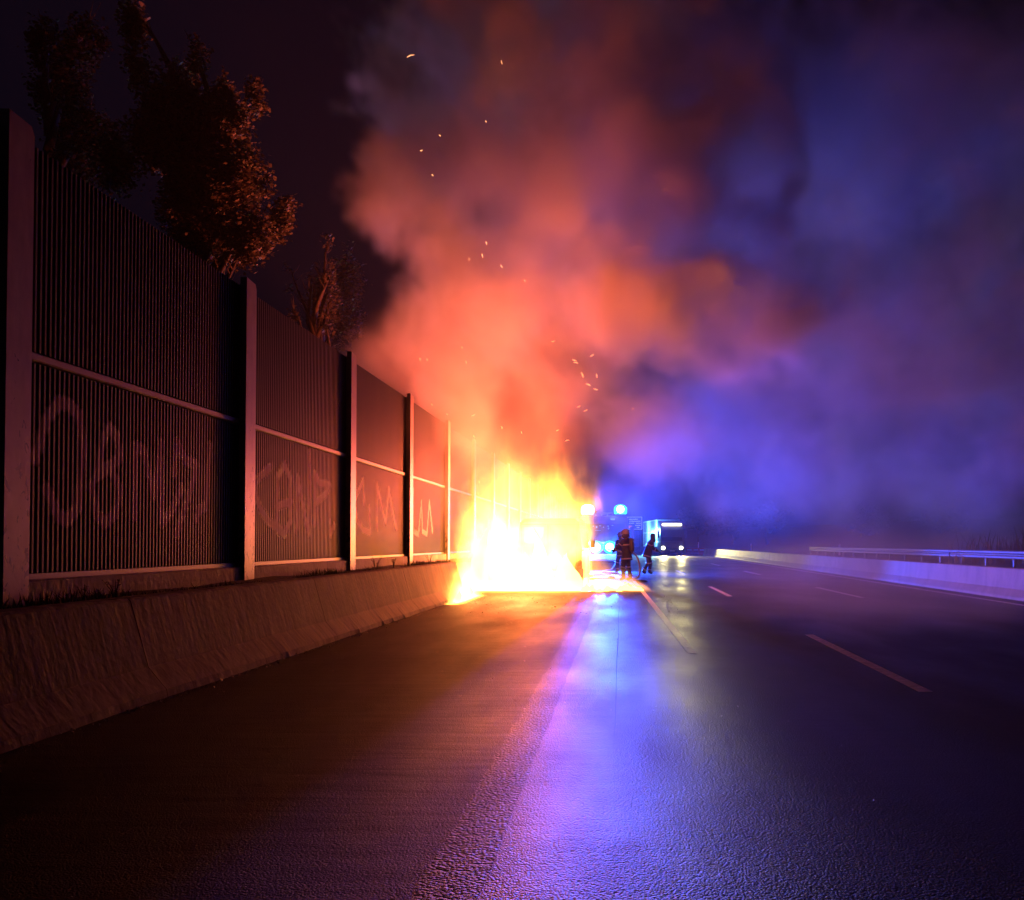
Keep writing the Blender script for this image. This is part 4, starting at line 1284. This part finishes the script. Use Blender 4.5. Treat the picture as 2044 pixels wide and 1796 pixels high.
F = F * np.where(gz > .3, .25 + 1.5 * sstep(.38, .60, tt2), 1.0)
# loose wisps of flame above
wisp = sstep(.50, .70, fbm(wx * 1.1 + 9, gy * .9, gz * .42 - 5, 4)) * np.exp(-((gz - 3.2) / 1.1) ** 2) * np.exp(-((gx + 2.5) / 2.3) ** 4) * depth
F = F + wisp * .10
F = F + 4.5 * np.exp(-((gy - 27.3) / .5) ** 2) * sstep(-4.0, -3.3, wx) * sstep(-.95, -1.35, wx) * sstep(3.1, 2.2, gz + (tt - .5) * 1.6) * (.5 + sstep(.3, .6, tt2))
# the gap at the van's rear corner
gap = np.exp(-(((gx + 1.18) / .30) ** 2 + ((gz - .62) / .42) ** 2))
F = F * (1 - .97 * np.clip(gap * 1.35, 0, 1) * sstep(29.0, 28.0, gy))
F = np.where(gx < -3.95, F * sstep(24.9, 25.4, gy), F)
grid_volume("flames", F * .9, lo, hi, fire_material("fire_glow", 1.25), fire)["kind"] = "stuff"
for (p, sh, rad, aim) in FIRE_LAMPS:
    q = (p[0] + 2.2, p[1] - 28, p[2])
    if aim:
        spot_lamp("fire_light", q, tuple(Vector(q) + Vector(aim)), FIRE_W * sh, FIRE_COL, rad, 146, .6, fire)
    else:
        point_lamp("fire_light", q, FIRE_W * sh, FIRE_COL, rad, fire)

M_CORE = emissive("flame_core", (1.0, .42, .10), 7.0)
M_CORE.cycles.emission_sampling = 'NONE'


def tongue(parent, x, y, z, h, r_, seed, m=M_CORE):
    rr = random.Random(seed); mb = MB(); vs = []; n = 10; K = 9
    ph = rr.uniform(0, 6); lean = rr.uniform(-.12, .12)
    for i in range(K + 1):
        f_ = i / K; rad = r_ * (math.sin(min(f_ * 2.6 + .55, 3.1)) ** .8 * (1 - f_) ** .55 + .003)
        cx = math.sin(f_ * 4 + ph) * .13 * h * f_ + lean * f_ * h; cy = math.cos(f_ * 3 + ph) * .08 * h * f_
        for k in range(n):
            a = 2 * math.pi * k / n; w = 1 + .22 * math.sin(3 * a + ph + f_ * 5)
            vs.append((x + cx + math.cos(a) * rad * w, y + cy + math.sin(a) * rad * w * .7, z + f_ * h))
    fs = [(i * n + k, i * n + (k + 1) % n, (i + 1) * n + (k + 1) % n, (i + 1) * n + k) for i in range(K) for k in range(n)] + [tuple(reversed(range(n)))]
    mb.add(vs, fs, True)
    return mb.build("flame_tongue", m, parent)


rr = random.Random(8)
for k in range(22):
    x = rr.uniform(-4.2, -1.35); y = rr.uniform(27.5, 27.8) if k % 2 else rr.uniform(27.8, 28.1)
    if k > 15: y = rr.uniform(28.3, 31); 
    h = rr.uniform(.9, 2.0)
    tongue(fire, x + 2.2, y - 28, .0, h, rr.uniform(.28, .45), 100 + k)
for k in range(9):
    x = -1.0 + k * .19
    tongue(fire, x + 2.2, rr.uniform(26.8, 27.5) - 28 + k * .06, .0, rr.uniform(.10, .26), rr.uniform(.13, .2), 140 + k)

small = empty("small_fire", (-3.8, 23.3, 0), 0, "small separate flames licking at the foot of the concrete barrier", "fire")
lo2 = (-4.35, 21.3, 0.0); hi2 = (-3.5, 25.0, .9)
g2 = np.meshgrid(np.linspace(lo2[0], hi2[0], 40), np.linspace(lo2[1], hi2[1], 100), np.linspace(0, .9, 40), indexing='ij')
X2, Y2, Z2 = [q.astype(np.float32) for q in g2]
hh = .14 + .70 * sstep(.28, .60, fbm(X2 * 1.0, Y2 * 3.4, Z2 * 1.2, 3))
hh = hh * sstep(21.4, 22.0, Y2) * sstep(25.0, 24.3, Y2) * (.7 + .5 * np.exp(-((Y2 - 22.9) / .6) ** 2))
lx = -4.35 + .009 * 23 + .17 + .14
F2 = np.clip(1 - Z2 / np.maximum(hh, .03), 0, 1) ** .8 * np.exp(-((X2 - lx) / .15) ** 2)
grid_volume("flames", F2, lo2, hi2, fire_material("small_fire_glow", 34), small)["kind"] = "stuff"
for k in range(5):
    tongue(small, lx + 3.8 + rr.uniform(-.03, .03), -1.2 + k * .42, 0, rr.uniform(.2, .38), .10, 170 + k)
point_lamp("fire_light", (.18, -.1, .35), 60, FIRE_COL, .15, small)

# glowing embers carried up by the smoke
M_EMB = emissive("ember_glow", (1.0, .36, .14), 3)
EMB = [(808, 104, 15, -5), (998, 110, 3, 9), (966, 233, 2, 4), (873, 262, 3, 3), (835, 294, 5, -2), (858, 343, 4, 3), (968, 478, 2, 7), (998, 525, 4, 6), (933, 511, 1, 6),
       (960, 503, 2, 8), (1045, 555, 3, 4), (851, 714, 1, 5), (835, 713, 2, 6), (928, 718, 2, 7), (920, 690, 2, 4), (1100, 680, 7, -2), (1142, 716, 8, 2), (1145, 722, 8, 2), (1178, 710, 7, -4),
       (1160, 742, 4, 10), (1170, 765, 8, 4), (1185, 775, 8, 2), (1152, 812, 6, -3), (1165, 820, 7, -3), (1190, 745, 2, 8), (860, 805, 3, 4), (890, 825, 3, 2), (940, 830, 7, -5),
       (945, 868, 2, 5), (1000, 850, 1, 6), (1040, 860, 2, 5), (758, 770, 3, 4), (760, 870, 4, 4), (1128, 880, 8, -2), (1110, 860, 6, -3), (955, 960, 2, 4), (835, 1020, 2, 5), (700, 930, 3, 2), (845, 1110, 2, 4), (1262, 815, 3, 1)]
rr = random.Random(55)
for (x, y, dx, dy) in EMB:
    Y = rr.uniform(25.2, 29.5)
    p = Vector(at(x, y, Y)); q = Vector(at(x + dx, y + dy, Y + rr.uniform(-.2, .2)))
    m_ = p.lerp(q, .5) + Vector((rr.uniform(-.03, .03), 0, rr.uniform(-.02, .03)))
    mb = MB(); mb.tube([Vector((0, 0, 0)), m_ - p, q - p], [.006, .012, .004], 5)
    o = mb.build("ember", M_EMB, None, tuple(p)); tag(o, "tiny glowing ember drifting up through the smoke above the fire", "ember", "embers in the smoke")

# ================================================================== smoke
DENS = 2.6
lo = (-13.0, 8.0, 0.0); hi = (27.0, 62.0, 28.0)
nx, ny, nz = 200, 136, 146
gx, gy, gz = np.meshgrid(np.linspace(lo[0], hi[0], nx, dtype=np.float32), np.linspace(lo[1], hi[1], ny, dtype=np.float32), np.linspace(lo[2], hi[2], nz, dtype=np.float32), indexing='ij')
w1 = (fbm(gx / 4.5, gy / 4.5 + 9, gz / 4.5, 3) - .5) * 3.4
w2 = (fbm(gx / 4.5 + 31, gy / 4.5, gz / 4.5, 3) - .5) * 4.0
w3 = (fbm(gx / 4.5, gy / 4.5, gz / 4.5 + 57, 3) - .5) * 3.4
damp = np.clip((gz + .5) / 6, .12, 1)
x, y, z = gx + w1 * damp, gy + w2 * damp, gz + w3 * damp
fine = fbm(x / 1.7, y / 1.7, z / 1.9, 5, .58)
crisp = sstep(.36, .66, fine)
cx = np.interp(gz, [0, 3, 8, 14, 20, 28], [-2.4, -2.6, -2.8, -1.5, -.9, -.5])
rad = np.interp(gz, [0, 1.5, 3, 5, 8, 12, 16, 28], [.3, .8, 2.1, 3.8, 5.6, 6.3, 6.8, 7.5])
cyy = 29.5 + gz * .12
dcol = 1 - np.sqrt(((x - cx) / rad) ** 2 + ((y - cyy) / (rad * .62)) ** 2)
col = sstep(0.02, .24, dcol + (fine - .5) * 1.1) * sstep(1.2, 3.4, gz) * (.25 + 1.35 * crisp + .55 * sstep(10, 5, gz) * (1 - crisp))
col *= np.interp(gz, [0, 3, 5, 8, 12, 18, 24, 28], [.03, .05, .12, .32, .62, 1.0, 1.0, .8])


def blob(c, r_, amp, edge=.45):
    d = 1 - np.sqrt(((x - c[0]) / r_[0]) ** 2 + ((y - c[1]) / r_[1]) ** 2 + ((z - c[2]) / r_[2]) ** 2)
    return sstep(0.02, edge * .62, d + (fine - .5) * 1.1) * amp


D = col * .19
D += blob((3.0, 30.0, 8.6), (3.4, 2.8, 1.9), .20) * (.35 + 1.2 * crisp)
D += blob((5.2, 30, 8.0), (1.3, 1.4, 1.2), .2) * (.35 + 1.2 * crisp)
D += blob((3.2, 30, 13.5), (2.2, 2.5, 2.2), .16) * (.35 + 1.2 * crisp)
D += blob((-6.8, 29, 12.0), (2.0, 2.5, 2.6), .15) * (.35 + 1.2 * crisp)
D += blob((-5.6, 28, 6.0), (3.2, 4.0, 2.4), .035) * (.4 + 1.0 * fine)
D += blob((-4.0, 26, 3.2), (1.7, 4.0, 1.7), .02) * (.4 + 1.0 * fine)
D += blob((.7, 33, 4.9), (2.6, 3.4, 2.1), .075, .7) * (.4 + 1.1 * fine)
# drifting bank to the right
wide = fbm(x / 5.5 + 11, y / 5.5, z / 4.2, 5)
ridg = sstep(.40, .66, wide)
bank = blob((9, 41, 5), (17, 15, 15), 1.0, .6)
D += bank * (.006 + .064 * ridg ** 1.4 * (.35 + 1.3 * sstep(.35, .65, fine))) * sstep(-3.5, 1.5, gx) * (.10 + .90 * sstep(1.2, 5.5, gz + 1.5 * (wide - .5))) * np.clip(np.sqrt((gx + .5) ** 2 + (gy - 48) ** 2 + (gz - 3) ** 2) / 15, .14, 2.0) ** 1.3
D += blob((8.5, 36, 17.0), (12, 9, 3.6), .10, .8) * (.5 + fine)
D += blob((4.0, 38, 6.5), (4.5, 6, 3.2), .05, .7) * (ridg + .2)
# low drift over the lanes
D += blob((4.6, 18.5, .7), (3.8, 7.5, 1.2), .028, .9) * (.3 + 1.3 * fine)
D += blob((-.3, 47.2, 2.3), (2.3, 2.0, 1.9), .014, .9)  # mist added round the fire engine to catch a blue glow
D += .0004
edge = np.minimum.reduce([sstep(lo[0], lo[0] + 3, gx), sstep(hi[0], hi[0] - 4, gx), sstep(lo[1], lo[1] + 4, gy), sstep(hi[1], hi[1] - 5, gy), sstep(hi[2], hi[2] - 3, gz)])
D = np.clip(D * edge * DENS, 0, None)
D[D < 2e-4] = 0
sm = grid_volume("smoke", D, lo, hi, smoke_material("smoke_volume", (.86, .84, .86), .1))
tag(sm, "billowing smoke column over the fire and the drifting bank beside it", "smoke", kind='stuff')
